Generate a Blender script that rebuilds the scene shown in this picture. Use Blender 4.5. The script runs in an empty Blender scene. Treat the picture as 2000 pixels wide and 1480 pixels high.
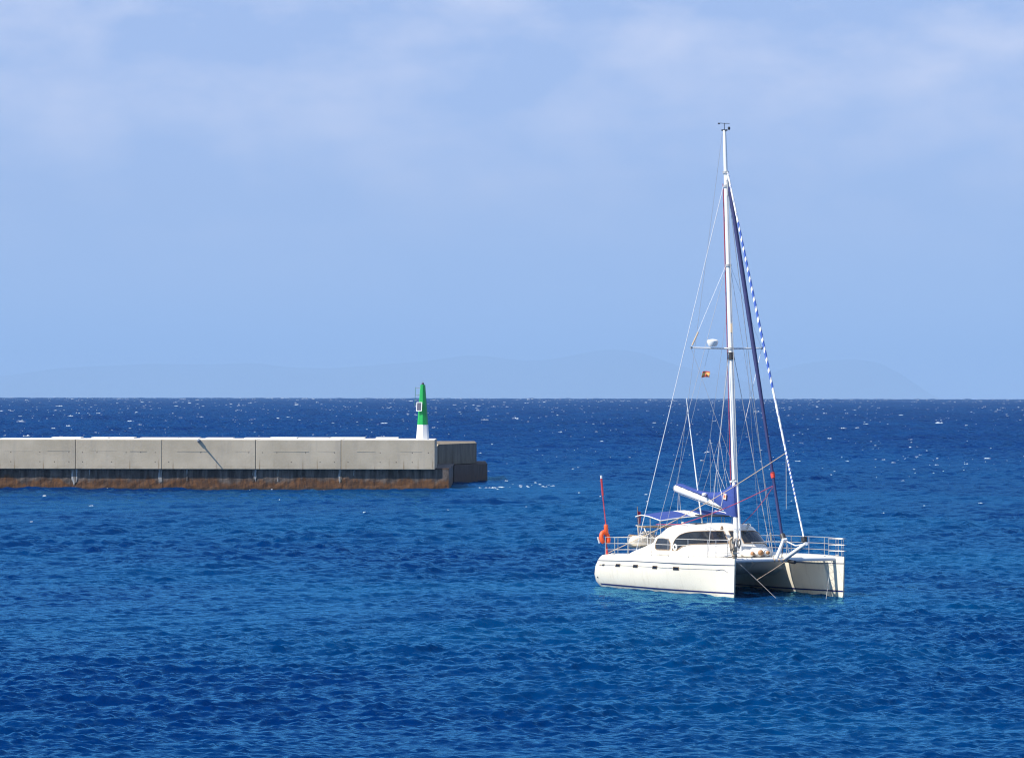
import bpy, bmesh, math, random
import numpy as np
from mathutils import Vector, Matrix

R = math.radians
random.seed(7)
rng = np.random.default_rng(11)
sc = bpy.context.scene
COL = sc.collection

# ------------------------------------------------------------------ camera
CAM_H = 8.02
EARTH = 6371000.0
cam = bpy.data.cameras.new('camera')
cam.lens = 162.0
cam.sensor_width = 36.0
cam.sensor_fit = 'HORIZONTAL'
cam.clip_start = 1.0
cam.clip_end = 150000.0
cam_o = bpy.data.objects.new('camera', cam)
COL.objects.link(cam_o)
cam_o.location = (0, 0, CAM_H)
cam_o.rotation_euler = (Matrix.Rotation(R(90.153), 3, 'X') @ Matrix.Rotation(R(0.1), 3, 'Z')).to_euler()
sc.camera = cam_o

# ------------------------------------------------------------------ light
SUN = Vector((-0.6216, -0.2898, 0.7277)).normalized()
elev = math.asin(SUN.z)
azim = math.atan2(SUN.x, SUN.y)
world = bpy.data.worlds.new('World')
sc.world = world
world.use_nodes = True
wn, wl = world.node_tree.nodes, world.node_tree.links
bg = wn['Background']
bg.inputs[1].default_value = 0.116


def W(kind, **kw):
    n = wn.new(kind)
    for k, v in kw.items():
        setattr(n, k, v)
    return n


wtc = W('ShaderNodeTexCoord')
wsep = W('ShaderNodeSeparateXYZ')
wl.new(wtc.outputs['Generated'], wsep.inputs[0])
wmax = W('ShaderNodeMath', operation='MAXIMUM')
wl.new(wsep.outputs[2], wmax.inputs[0])
wmax.inputs[1].default_value = 0.0
wadd = W('ShaderNodeMath', operation='ADD')
wl.new(wmax.outputs[0], wadd.inputs[0])
wadd.inputs[1].default_value = 0.15          # thick, even sea air: no yellow band at the horizon
wcomb = W('ShaderNodeCombineXYZ')
wl.new(wsep.outputs[0], wcomb.inputs[0])
wl.new(wsep.outputs[1], wcomb.inputs[1])
wl.new(wadd.outputs[0], wcomb.inputs[2])
wnorm = W('ShaderNodeVectorMath', operation='NORMALIZE')
wl.new(wcomb.outputs[0], wnorm.inputs[0])
sky = W('ShaderNodeTexSky')
sky.sky_type = 'NISHITA'
sky.sun_disc = False
sky.sun_elevation = elev
sky.sun_rotation = azim
sky.dust_density = 0.3
sky.ozone_density = 2.0
wl.new(wnorm.outputs[0], sky.inputs[0])
wtint = W('ShaderNodeMix', data_type='RGBA', blend_type='MULTIPLY')
wtint.inputs[0].default_value = 1.0
wl.new(sky.outputs[0], wtint.inputs[6])
wtint.inputs[7].default_value = (0.34, 0.77, 1.08, 1)
# thin cloud veil in soft puffs
wmap = W('ShaderNodeMapping')
wmap.inputs['Scale'].default_value = (1.0, 1.0, 2.1)
wmap.inputs['Rotation'].default_value = (0.0, R(7), 0.0)
wl.new(wtc.outputs['Generated'], wmap.inputs[0])
wn1 = W('ShaderNodeTexNoise')
wn1.inputs['Scale'].default_value = 27.0
wn1.inputs['Detail'].default_value = 9.0
wn1.inputs['Roughness'].default_value = 0.55
wl.new(wmap.outputs[0], wn1.inputs['Vector'])
wr = W('ShaderNodeMapRange')
wr.inputs[1].default_value = 0.40
wr.inputs[2].default_value = 0.72
wl.new(wn1.outputs[0], wr.inputs[0])
wel = W('ShaderNodeMapRange', interpolation_type='SMOOTHSTEP')     # milky air low down, clear deep blue overhead
wel.inputs[1].default_value = 0.04
wel.inputs[2].default_value = 0.34
wel.inputs[3].default_value = 0.50
wel.inputs[4].default_value = 0.06
wl.new(wmax.outputs[0], wel.inputs[0])
wpf = W('ShaderNodeMapRange', interpolation_type='SMOOTHSTEP')     # puffs show above the haze layer
wpf.inputs[1].default_value = 0.02
wpf.inputs[2].default_value = 0.085
wpf.inputs[3].default_value = 0.08
wpf.inputs[4].default_value = 0.80
wl.new(wmax.outputs[0], wpf.inputs[0])
wmul = W('ShaderNodeMath', operation='MULTIPLY')
wl.new(wr.outputs[0], wmul.inputs[0])
wl.new(wpf.outputs[0], wmul.inputs[1])
wveil = W('ShaderNodeMix', data_type='RGBA')
wl.new(wel.outputs[0], wveil.inputs[0])
wl.new(wtint.outputs[2], wveil.inputs[6])
wveil.inputs[7].default_value = (4.25, 4.2, 5.45, 1)
wmix = W('ShaderNodeMix', data_type='RGBA')
wl.new(wmul.outputs[0], wmix.inputs[0])
wl.new(wveil.outputs[2], wmix.inputs[6])
wmix.inputs[7].default_value = (4.5, 4.85, 6.1, 1)
wl.new(wmix.outputs[2], bg.inputs[0])

sun = bpy.data.lights.new('sun', 'SUN')
sun.energy = 5.0
sun.angle = R(0.53)
sun.color = (1.0, 0.95, 0.87)
sun_o = bpy.data.objects.new('sun', sun)
COL.objects.link(sun_o)
sun_o.rotation_euler = SUN.to_track_quat('Z', 'Y').to_euler()
sun_o.location = (-60, -20, 80)

vs = sc.view_settings
vs.view_transform = 'Standard'
vs.look = 'None'
vs.exposure = 0.55
vs.gamma = 1.0
sc.cycles.volume_bounces = 1
sc.cycles.max_bounces = 8
sc.cycles.filter_width = 1.2


# ------------------------------------------------------------------ materials
MATS = {}


def mat(name, col, rough=0.5, metal=0.0, var=0.0, scale=6.0, spec=0.5, bump=0.0, bscale=40.0):
    """plain principled material with noise-driven colour variation and fine relief"""
    if name in MATS:
        return MATS[name]
    m = bpy.data.materials.new(name)
    m.use_nodes = True
    n, l = m.node_tree.nodes, m.node_tree.links
    b = n['Principled BSDF']
    b.inputs['Base Color'].default_value = (*col, 1)
    b.inputs['Roughness'].default_value = rough
    b.inputs['Metallic'].default_value = metal
    b.inputs['Specular IOR Level'].default_value = spec
    tc = n.new('ShaderNodeTexCoord')
    if var > 0:
        t = n.new('ShaderNodeTexNoise')
        t.inputs['Scale'].default_value = scale
        t.inputs['Detail'].default_value = 5
        l.new(tc.outputs['Object'], t.inputs['Vector'])
        mx = n.new('ShaderNodeMix')
        mx.data_type = 'RGBA'
        l.new(t.outputs[0], mx.inputs[0])
        mx.inputs[6].default_value = (*[c * (1 - var) for c in col], 1)
        mx.inputs[7].default_value = (*[min(1, c * (1 + var)) for c in col], 1)
        l.new(mx.outputs[2], b.inputs['Base Color'])
    if bump > 0:
        t = n.new('ShaderNodeTexNoise')
        t.inputs['Scale'].default_value = bscale
        t.inputs['Detail'].default_value = 4
        l.new(tc.outputs['Object'], t.inputs['Vector'])
        bp = n.new('ShaderNodeBump')
        bp.inputs['Strength'].default_value = bump
        bp.inputs['Distance'].default_value = 0.02
        l.new(t.outputs[0], bp.inputs['Height'])
        l.new(bp.outputs[0], b.inputs['Normal'])
    MATS[name] = m
    return m


gelcoat = mat('gelcoat', (0.77, 0.72, 0.62), 0.28, var=0.04, scale=1.5)
deck_paint = mat('deck_paint', (0.80, 0.79, 0.77), 0.55, var=0.05, scale=3)
white_paint = mat('white_paint', (0.80, 0.79, 0.76), 0.35, var=0.04, scale=2)
alu_white = mat('mast_paint', (0.78, 0.76, 0.72), 0.3, var=0.05, scale=1.2)
stainless = mat('stainless', (0.50, 0.48, 0.45), 0.42, metal=0.45)
wire = mat('wire', (0.50, 0.48, 0.47), 0.4, metal=0.3)
wire_white = mat('wire_white', (0.72, 0.71, 0.70), 0.4)
rope_tan = mat('rope_tan', (0.52, 0.39, 0.26), 0.85, var=0.2, scale=30)
rope_red = mat('rope_red', (0.36, 0.035, 0.06), 0.8, var=0.2, scale=30)
rope_white = mat('rope_white', (0.62, 0.58, 0.52), 0.85, var=0.12, scale=30)
canvas_blue = mat('canvas_blue', (0.022, 0.050, 0.225), 0.8, var=0.22, scale=3, bump=0.25, bscale=14)
sail_navy = mat('sail_navy', (0.016, 0.022, 0.10), 0.75, var=0.25, scale=5)
sail_white = mat('sail_white', (0.76, 0.74, 0.70), 0.75, var=0.06, scale=6)
sail_blue = mat('sail_blue', (0.03, 0.09, 0.38), 0.7, var=0.1, scale=6)
glass = mat('tinted_glass', (0.020, 0.023, 0.026), 0.06, spec=0.6, var=0.95, scale=2.6)
gasket = mat('gasket', (0.30, 0.20, 0.12), 0.6, var=0.15, scale=10)
dark_trim = mat('dark_trim', (0.035, 0.032, 0.035), 0.5)
grey_line = mat('grey_line', (0.16, 0.16, 0.20), 0.5)
navy_stripe = mat('navy_stripe', (0.018, 0.022, 0.115), 0.4)
antifoul = mat('antifouling', (0.03, 0.025, 0.03), 0.7, var=0.3, scale=5)
orange = mat('orange_vinyl', (0.80, 0.10, 0.015), 0.5, var=0.1, scale=8)
red_pole = mat('red_pole', (0.55, 0.05, 0.05), 0.45, var=0.15, scale=8)
hypalon = mat('dinghy_fabric', (0.66, 0.62, 0.54), 0.6, var=0.08, scale=4)
fender_white = mat('fender_vinyl', (0.74, 0.72, 0.68), 0.45, var=0.06, scale=8)
fender_tip = mat('fender_tip', (0.34, 0.17, 0.07), 0.6, var=0.3, scale=20)
black = mat('black_fitting', (0.015, 0.015, 0.017), 0.5)
net_mat = mat('net_strand', (0.62, 0.61, 0.58), 0.8)
green = mat('green_paint', (0.004, 0.30, 0.055), 0.42, var=0.10, scale=2.0)
green_metal = mat('green_metal', (0.05, 0.22, 0.12), 0.5)
galv = mat('galvanised', (0.30, 0.31, 0.32), 0.5, metal=0.4)
panel_cell = mat('solar_cell', (0.10, 0.10, 0.13), 0.25)
flag_red = mat('flag_red', (0.62, 0.12, 0.07), 0.8)
flag_yellow = mat('flag_yellow', (0.75, 0.50, 0.16), 0.8)
ensign_red = mat('ensign_red', (0.33, 0.02, 0.06), 0.85, var=0.2, scale=12)
sunlit_tone = mat('sunlit_concrete', (0.68, 0.65, 0.59), 0.9, var=0.12, scale=0.8, bump=0.2, bscale=8)  # same concrete made paler: sunshine on the wall top put into the colour
foam = mat('foam', (0.54, 0.57, 0.60), 0.9, var=0.08, scale=3)
hill_mat = mat('hill_scrub', (0.10, 0.11, 0.08), 0.95, var=0.35, scale=0.0006)


def nodes_of(name):
    m = bpy.data.materials.new(name)
    m.use_nodes = True
    MATS[name] = m
    return m, m.node_tree.nodes, m.node_tree.links, m.node_tree.nodes['Principled BSDF']


def mk(n, kind, **kw):
    x = n.new(kind)
    for k, v in kw.items():
        setattr(x, k, v)
    return x


def noise(n, l, vec, scale, detail=4, rough=0.5, mapping=None):
    t = mk(n, 'ShaderNodeTexNoise')
    t.inputs['Scale'].default_value = scale
    t.inputs['Detail'].default_value = detail
    t.inputs['Roughness'].default_value = rough
    if mapping:
        mp = mk(n, 'ShaderNodeMapping')
        mp.inputs['Scale'].default_value = mapping
        l.new(vec, mp.inputs[0])
        vec = mp.outputs[0]
    l.new(vec, t.inputs['Vector'])
    return t.outputs[0]


def ramp(n, l, fac, a, b, lo=0.0, hi=1.0):
    r = mk(n, 'ShaderNodeMapRange', interpolation_type='SMOOTHSTEP')
    r.inputs[1].default_value, r.inputs[2].default_value = a, b
    r.inputs[3].default_value, r.inputs[4].default_value = lo, hi
    l.new(fac, r.inputs[0])
    return r.outputs[0]


def mixc(n, l, fac, a, b):
    x = mk(n, 'ShaderNodeMix', data_type='RGBA')
    for s, v in ((0, fac), (6, a), (7, b)):
        if isinstance(v, (tuple, float, int)):
            x.inputs[s].default_value = (*v, 1) if isinstance(v, tuple) else v
        else:
            l.new(v, x.inputs[s])
    return x.outputs[2]


def mth(n, l, op, a, b=None):
    x = mk(n, 'ShaderNodeMath', operation=op)
    for i, v in enumerate((a, b)):
        if v is None:
            continue
        if isinstance(v, (int, float)):
            x.inputs[i].default_value = v
        else:
            l.new(v, x.inputs[i])
    return x.outputs[0]


# concrete of the breakwater (object origin = breakwater root, metres)
def concrete_material(name='concrete', lit_share=1.0):
    m, n, l, b = nodes_of(name)
    tc = mk(n, 'ShaderNodeTexCoord')
    v = tc.outputs['Object']
    sp = mk(n, 'ShaderNodeSeparateXYZ')
    l.new(v, sp.inputs[0])
    big = noise(n, l, v, 0.35, 6, 0.6)
    base = mixc(n, l, ramp(n, l, big, 0.3, 0.7), (0.415, 0.350, 0.248), (0.53, 0.450, 0.328))
    streak = noise(n, l, v, 1.0, 5, 0.6, (1.6, 0.3, 0.22))
    base = mixc(n, l, ramp(n, l, streak, 0.48, 0.80, 0, 0.38), base, (0.27, 0.25, 0.225))
    fine = noise(n, l, v, 9, 4, 0.6)
    base = mixc(n, l, ramp(n, l, fine, 0.45, 0.75, 0, 0.22), base, (0.52, 0.50, 0.47))
    # rust weeping from the form ties, every 1.17 m, low on the wall
    ph = mth(n, l, 'FRACT', mth(n, l, 'DIVIDE', sp.outputs[0], 1.17))
    d = mth(n, l, 'ABSOLUTE', mth(n, l, 'SUBTRACT', ph, 0.5))
    wob = noise(n, l, v, 1.0, 3, 0.6, (1.3, 1.0, 0.35))
    line = ramp(n, l, d, 0.0, 0.065, 1, 0)
    low = ramp(n, l, sp.outputs[2], 2.75, 1.75, 0, 1)
    pick = ramp(n, l, wob, 0.44, 0.60, 0, 1)
    rust = mth(n, l, 'MULTIPLY', mth(n, l, 'MULTIPLY', line, low), pick)
    base = mixc(n, l, mth(n, l, 'MULTIPLY', rust, 0.75), base, (0.20, 0.12, 0.055))
    lowdirt = mth(n, l, 'MULTIPLY', ramp(n, l, sp.outputs[2], 2.1, 1.68, 0, 1), ramp(n, l, noise(n, l, v, 1.0, 4, 0.6, (1.2, 1, 3.0)), 0.4, 0.7, 0, 0.45))
    base = mixc(n, l, lowdirt, base, (0.30, 0.24, 0.16))
    if lit_share < 1:
        base = mixc(n, l, ramp(n, l, noise(n, l, v, 1.0, 6, 0.65, (1.6, 1.6, 0.35)), 0.3, 0.7, 1 - lit_share, 1.35 * (1 - lit_share)), base, (0.060, 0.044, 0.030))
    l.new(base, b.inputs['Base Color'])
    b.inputs['Roughness'].default_value = 0.92
    b.inputs['Specular IOR Level'].default_value = 0.2
    bp = mk(n, 'ShaderNodeBump')
    bp.inputs['Strength'].default_value = 0.35
    bp.inputs['Distance'].default_value = 0.03
    l.new(noise(n, l, v, 5, 6, 0.65), bp.inputs['Height'])
    l.new(bp.outputs[0], b.inputs['Normal'])
    return m


def footing_material(name='tidal_concrete', weed_shade=0.0):
    m, n, l, b = nodes_of(name)
    tc = mk(n, 'ShaderNodeTexCoord')
    v = tc.outputs['Object']
    sp = mk(n, 'ShaderNodeSeparateXYZ')
    l.new(v, sp.inputs[0])
    st = noise(n, l, v, 1.0, 6, 0.65, (2.6, 2.6, 0.30))
    base = mixc(n, l, ramp(n, l, st, 0.35, 0.68), (0.036, 0.022, 0.014), (0.16, 0.125, 0.10))
    st2 = noise(n, l, v, 1.0, 5, 0.6, (6.0, 6.0, 0.5))
    base = mixc(n, l, ramp(n, l, st2, 0.5, 0.8, 0, 0.6), base, (0.05, 0.036, 0.030))
    # weed and rust-brown growth below a wandering tide line
    wav = noise(n, l, v, 0.55, 5, 0.6, (1, 1, 0.1))
    edge = mth(n, l, 'ADD', sp.outputs[2], mth(n, l, 'MULTIPLY', mth(n, l, 'SUBTRACT', wav, 0.5), -2.4))
    tide = ramp(n, l, edge, 0.55, 0.95, 1, 0)
    wn_ = noise(n, l, v, 1.0, 6, 0.65, (5.0, 5.0, 1.2))
    weed = mixc(n, l, ramp(n, l, wn_, 0.3, 0.7), (0.040, 0.015, 0.004), (0.165, 0.064, 0.013))
    base = mixc(n, l, mth(n, l, 'MULTIPLY', tide, 0.92), base, weed)
    if weed_shade:
        base = mixc(n, l, weed_shade, base, mixc(n, l, wn_, (0.025, 0.010, 0.004), (0.10, 0.042, 0.014)))
    # dark wet rim
    base = mixc(n, l, ramp(n, l, sp.outputs[2], 0.22, 0.10, 0, 0.7), base, (0.035, 0.022, 0.012))
    l.new(base, b.inputs['Base Color'])
    b.inputs['Roughness'].default_value = 0.75
    bp = mk(n, 'ShaderNodeBump')
    bp.inputs['Strength'].default_value = 0.6
    bp.inputs['Distance'].default_value = 0.06
    l.new(noise(n, l, v, 3.5, 6, 0.7), bp.inputs['Height'])
    l.new(bp.outputs[0], b.inputs['Normal'])
    return m


def limewash_material():
    m, n, l, b = nodes_of('lime_run')
    tc = mk(n, 'ShaderNodeTexCoord')
    t = noise(n, l, tc.outputs['Object'], 1.0, 5, 0.6, (7, 7, 0.6))
    l.new(mixc(n, l, ramp(n, l, t, 0.4, 0.65), (0.12, 0.10, 0.08), (0.42, 0.41, 0.39)), b.inputs['Base Color'])
    b.inputs['Roughness'].default_value = 0.9
    return m


def sea_material():
    m, n, l, b = nodes_of('sea_water')
    geo = mk(n, 'ShaderNodeNewGeometry')
    pos = geo.outputs['Position']
    ln = mk(n, 'ShaderNodeVectorMath', operation='LENGTH')
    l.new(pos, ln.inputs[0])
    dist = ln.outputs['Value']
    patch = noise(n, l, pos, 0.011, 4, 0.55, (1, 0.45, 1))
    patch2 = noise(n, l, pos, 0.05, 3, 0.5, (1, 0.5, 1))
    pf = mth(n, l, 'ADD', mth(n, l, 'MULTIPLY', patch, 0.65), mth(n, l, 'MULTIPLY', patch2, 0.35))
    shallow = mixc(n, l, ramp(n, l, pf, 0.40, 0.60), (0.0001, 0.0155, 0.084), (0.0001, 0.036, 0.118))
    deep = mixc(n, l, ramp(n, l, pf, 0.36, 0.64), (0.0001, 0.0145, 0.092), (0.0001, 0.023, 0.115))
    col = mixc(n, l, ramp(n, l, dist, 150, 650), shallow, deep)
    # small ripples the wave mesh is too coarse for
    r1 = noise(n, l, pos, 1.0, 3, 0.55, (1.7, 3.2, 1))
    r2 = noise(n, l, pos, 1.0, 2, 0.5, (4.2, 7.5, 1))
    h = mth(n, l, 'ADD', mth(n, l, 'MULTIPLY', r1, 0.07), mth(n, l, 'MULTIPLY', r2, 0.018))
    r3 = noise(n, l, pos, 1.0, 3, 0.6, (0.35, 0.5, 1))
    h = mth(n, l, 'ADD', h, mth(n, l, 'MULTIPLY', r3, ramp(n, l, dist, 250, 900, 0.0, 1.6)))
    bp = mk(n, 'ShaderNodeBump')
    bp.inputs['Strength'].default_value = 1.0
    bp.inputs['Distance'].default_value = 1.0
    l.new(h, bp.inputs['Height'])
    n.remove(b)
    body = mk(n, 'ShaderNodeBsdfDiffuse')          # light scattered back out of the water
    l.new(col, body.inputs['Color'])
    l.new(bp.outputs[0], body.inputs['Normal'])
    skin = mk(n, 'ShaderNodeBsdfGlossy')           # the reflecting surface
    skin.inputs['Color'].default_value = (0.22, 0.71, 1.0, 1)
    skin.inputs['Roughness'].default_value = 0.10
    l.new(bp.outputs[0], skin.inputs['Normal'])
    fr = mk(n, 'ShaderNodeFresnel')
    fr.inputs['IOR'].default_value = 1.333
    l.new(bp.outputs[0], fr.inputs['Normal'])
    ms_ = mk(n, 'ShaderNodeMixShader')
    l.new(mth(n, l, 'MULTIPLY', ramp(n, l, fr.outputs[0], 0.07, 0.85, 0.0, 0.72), ramp(n, l, dist, 110, 420, 1.0, 0.60)), ms_.inputs[0])
    l.new(body.outputs[0], ms_.inputs[1])
    l.new(skin.outputs[0], ms_.inputs[2])
    l.new(ms_.outputs[0], n['Material Output'].inputs['Surface'])
    return m


def hull_material():
    m, n, l, b = nodes_of('hull_gelcoat')
    tc = mk(n, 'ShaderNodeTexCoord')
    v = tc.outputs['Object']
    sp = mk(n, 'ShaderNodeSeparateXYZ')
    l.new(v, sp.inputs[0])
    base = mixc(n, l, noise(n, l, v, 0.8, 4), (0.79, 0.715, 0.555), (0.82, 0.76, 0.615))
    st = noise(n, l, v, 1.0, 5, 0.6, (5.0, 5.0, 0.35))
    base = mixc(n, l, ramp(n, l, st, 0.52, 0.8, 0, 0.42), base, (0.50, 0.42, 0.30))
    low = mth(n, l, 'MULTIPLY', ramp(n, l, sp.outputs[2], 0.45, 0.0, 0, 1), ramp(n, l, noise(n, l, v, 1.0, 4, 0.6, (2.2, 2.2, 1.5)), 0.3, 0.75, 0, 0.55))
    base = mixc(n, l, low, base, (0.46, 0.38, 0.25))
    l.new(base, b.inputs['Base Color'])
    b.inputs['Roughness'].default_value = 0.25
    return m


concrete = concrete_material()
hull_gel = hull_material()
tidal = footing_material()
shaded_concrete = concrete_material('shaded_concrete', 0.42)  # streaky darker copy: the end block's shade is put into the colour
weed_shade = footing_material('weed_shade_concrete', 0.75)  # weed brown, darkened further to paint in shade on the end footing
lime = limewash_material()
water_mat = sea_material()


# ------------------------------------------------------------------ mesh helpers
def link_mesh(name, verts, faces, m, parent=None, smooth=None, mats=None, fmat=None):
    me = bpy.data.meshes.new(name)
    me.from_pydata([tuple(v) for v in verts], [], faces)
    for x in (mats or [m]):
        me.materials.append(x)
    if fmat is not None:
        me.polygons.foreach_set('material_index', fmat)
    bm = bmesh.new()
    bm.from_mesh(me)
    bmesh.ops.recalc_face_normals(bm, faces=bm.faces)
    bm.to_mesh(me)
    bm.free()
    if smooth:
        me.polygons.foreach_set('use_smooth', [True] * len(me.polygons))
        me.set_sharp_from_angle(angle=R(smooth))
    me.update()
    o = bpy.data.objects.new(name, me)
    COL.objects.link(o)
    if parent is not None:
        o.parent = parent
    return o


def empty(name, loc=(0, 0, 0), rz=0.0):
    o = bpy.data.objects.new(name, None)
    COL.objects.link(o)
    o.location = loc
    o.rotation_euler = (0, 0, rz)
    return o


def tag(o, label, cat, group=None, kind=None):
    if label:
        o['label'] = label
    if cat:
        o['category'] = cat
    if group:
        o['group'] = group
    if kind:
        o['kind'] = kind
    return o


def box_vf(x0, x1, y0, y1, z0, z1):
    v = [(x0, y0, z0), (x1, y0, z0), (x1, y1, z0), (x0, y1, z0), (x0, y0, z1), (x1, y0, z1), (x1, y1, z1), (x0, y1, z1)]
    f = [(0, 3, 2, 1), (4, 5, 6, 7), (0, 1, 5, 4), (1, 2, 6, 5), (2, 3, 7, 6), (3, 0, 4, 7)]
    return v, f


def box(name, x0, x1, y0, y1, z0, z1, m, parent=None, bevel=0.0, wob=0.0):
    v, f = box_vf(x0, x1, y0, y1, z0, z1)
    if wob:
        v = [(a + random.uniform(-wob, wob), b + random.uniform(-wob, wob), c + random.uniform(-wob, wob)) for a, b, c in v]
    o = link_mesh(name, v, f, m, parent)
    if bevel:
        bm = bmesh.new()
        bm.from_mesh(o.data)
        bmesh.ops.bevel(bm, geom=bm.edges[:], offset=bevel, segments=2, affect='EDGES', profile=0.5)
        bm.to_mesh(o.data)
        bm.free()
    return o


def tube_vf(pts, rad, seg=8, caps=True, flat=1.0):
    """tube along a polyline; rad is a number or one number per point"""
    P = [Vector(p) for p in pts]
    n = len(P)
    rad = rad if isinstance(rad, (list, tuple)) else [rad] * n
    v, f = [], []
    up0 = None
    for i in range(n):
        t = (P[min(i + 1, n - 1)] - P[max(i - 1, 0)]).normalized()
        if up0 is None:
            up0 = Vector((0, 0, 1)) if abs(t.z) < 0.9 else Vector((1, 0, 0))
        side = t.cross(up0).normalized()
        up = side.cross(t).normalized()
        up0 = up
        for k in range(seg):
            a = 2 * math.pi * k / seg
            v.append(P[i] + side * (math.cos(a) * rad[i] * flat) + up * (math.sin(a) * rad[i]))
    for i in range(n - 1):
        for k in range(seg):
            a, b = i * seg + k, i * seg + (k + 1) % seg
            f.append((a, b, b + seg, a + seg))
    if caps:
        f.append(tuple(range(seg))[::-1])
        f.append(tuple((n - 1) * seg + k for k in range(seg)))
    return v, f


def tube(name, pts, rad, m, parent=None, seg=8, smooth=50, flat=1.0):
    v, f = tube_vf(pts, rad, seg, True, flat)
    return link_mesh(name, v, f, m, parent, smooth)


def merge(*vfs):
    V, F = [], []
    for v, f in vfs:
        o = len(V)
        V += list(v)
        F += [tuple(i + o for i in q) for q in f]
    return V, F


def lathe_vf(prof, seg=16, centre=(0, 0, 0)):
    v, f = [], []
    for r, z in prof:
        for k in range(seg):
            a = 2 * math.pi * k / seg
            v.append((centre[0] + r * math.cos(a), centre[1] + r * math.sin(a), centre[2] + z))
    for i in range(len(prof) - 1):
        for k in range(seg):
            a, b = i * seg + k, i * seg + (k + 1) % seg
            f.append((a, b, b + seg, a + seg))
    f.append(tuple(range(seg))[::-1])
    f.append(tuple((len(prof) - 1) * seg + k for k in range(seg)))
    return v, f


def grid_vf(rows):
    """rows: list of equally long point lists"""
    n = len(rows[0])
    v = [p for r in rows for p in r]
    f = []
    for i in range(len(rows) - 1):
        for k in range(n - 1):
            a = i * n + k
            f.append((a, a + 1, a + n + 1, a + n))
    return v, f


# ------------------------------------------------------------------ sea
WIND = np.array([-0.44, 0.90])          # the way the wind blows: away from the shore, to the left


def make_waves():
    lam = np.concatenate([np.geomspace(0.30, 9.0, 110), np.geomspace(9.0, 46.0, 26)])
    th = math.atan2(WIND[1], WIND[0]) + rng.normal(0, np.where(lam < 3, 0.75, 0.6), lam.size)
    k = 2 * np.pi / lam
    kind = np.where(np.arange(lam.size) < 110, 0, 1)
    steep = np.where(kind == 0, np.interp(lam, [0.30, 0.5, 0.8, 1.2, 2.0, 3.0, 5.0, 9.0], [0.060, 0.074, 0.060, 0.034, 0.020, 0.016, 0.012, 0.009]), 0.030)
    amp = steep * lam / (2 * np.pi) * rng.uniform(0.6, 1.4, lam.size)
    ph = rng.uniform(0, 2 * np.pi, lam.size)
    return lam, k * np.cos(th), k * np.sin(th), amp, ph, kind


WAVES = make_waves()


def row_step(r):
    r = np.asarray(r, float)
    return np.where(r < 600, 0.10 * (r / 90.0) ** 1.3, 1.18 * (np.maximum(r, 600) / 600.0) ** 2.3)


def sea_disp(x, y):
    """horizontal and vertical displacement of the water surface (choppy sum of waves)"""
    r = np.hypot(x, y)
    step = row_step(r)
    near = 1.0 / (1.0 + (r / 2500.0) ** 2)
    swell = 0.10 + 0.90 * np.clip((r - 430) / 600.0, 0, 1)
    dx = np.zeros_like(x)
    dy = np.zeros_like(x)
    dz = np.zeros_like(x)
    # wind patches: ruffled and calmer water
    gust = 1.0 + 0.20 * np.sin(x * 0.31 + 2.0 * np.sin(y * 0.13)) * np.sin(y * 0.17 + 1.5 * np.sin(x * 0.21)) + 0.34 * np.sin(x * 0.06 + 1.3 * np.sin(y * 0.021)) * np.sin(y * 0.043 + 0.7 * np.sin(x * 0.05) + 1.0)
    # the moored boat damps the chop close round it
    lee = 1.0 - 0.6 * np.exp(-((x - 8.5) ** 2 + (y - 184.0) ** 2) / 70.0)
    gust = gust * lee
    for lam, kx, ky, a, ph, kd in zip(*WAVES):
        fade = np.clip((lam / step - 1.0) / 1.2, 0.6 if lam > 2 else 0.0, 1) if kd == 0 else 1.0
        A = a * (fade * gust * (1.0 + (0.5 if lam < 1.2 else (1.4 if lam < 3.0 else 0.6)) * np.clip((r - 130) / 450, 0, 1)) if kd == 0 else swell)
        q = kx * x + ky * y + ph
        c = np.cos(q)
        s = np.sin(q)
        kk = math.hypot(kx, ky)
        chop = 0.8 if kd == 0 else 0.4
        dz += A * c
        dx -= chop * A * s * kx / kk
        dy -= chop * A * s * ky / kk
    return dx, dy, dz


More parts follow.
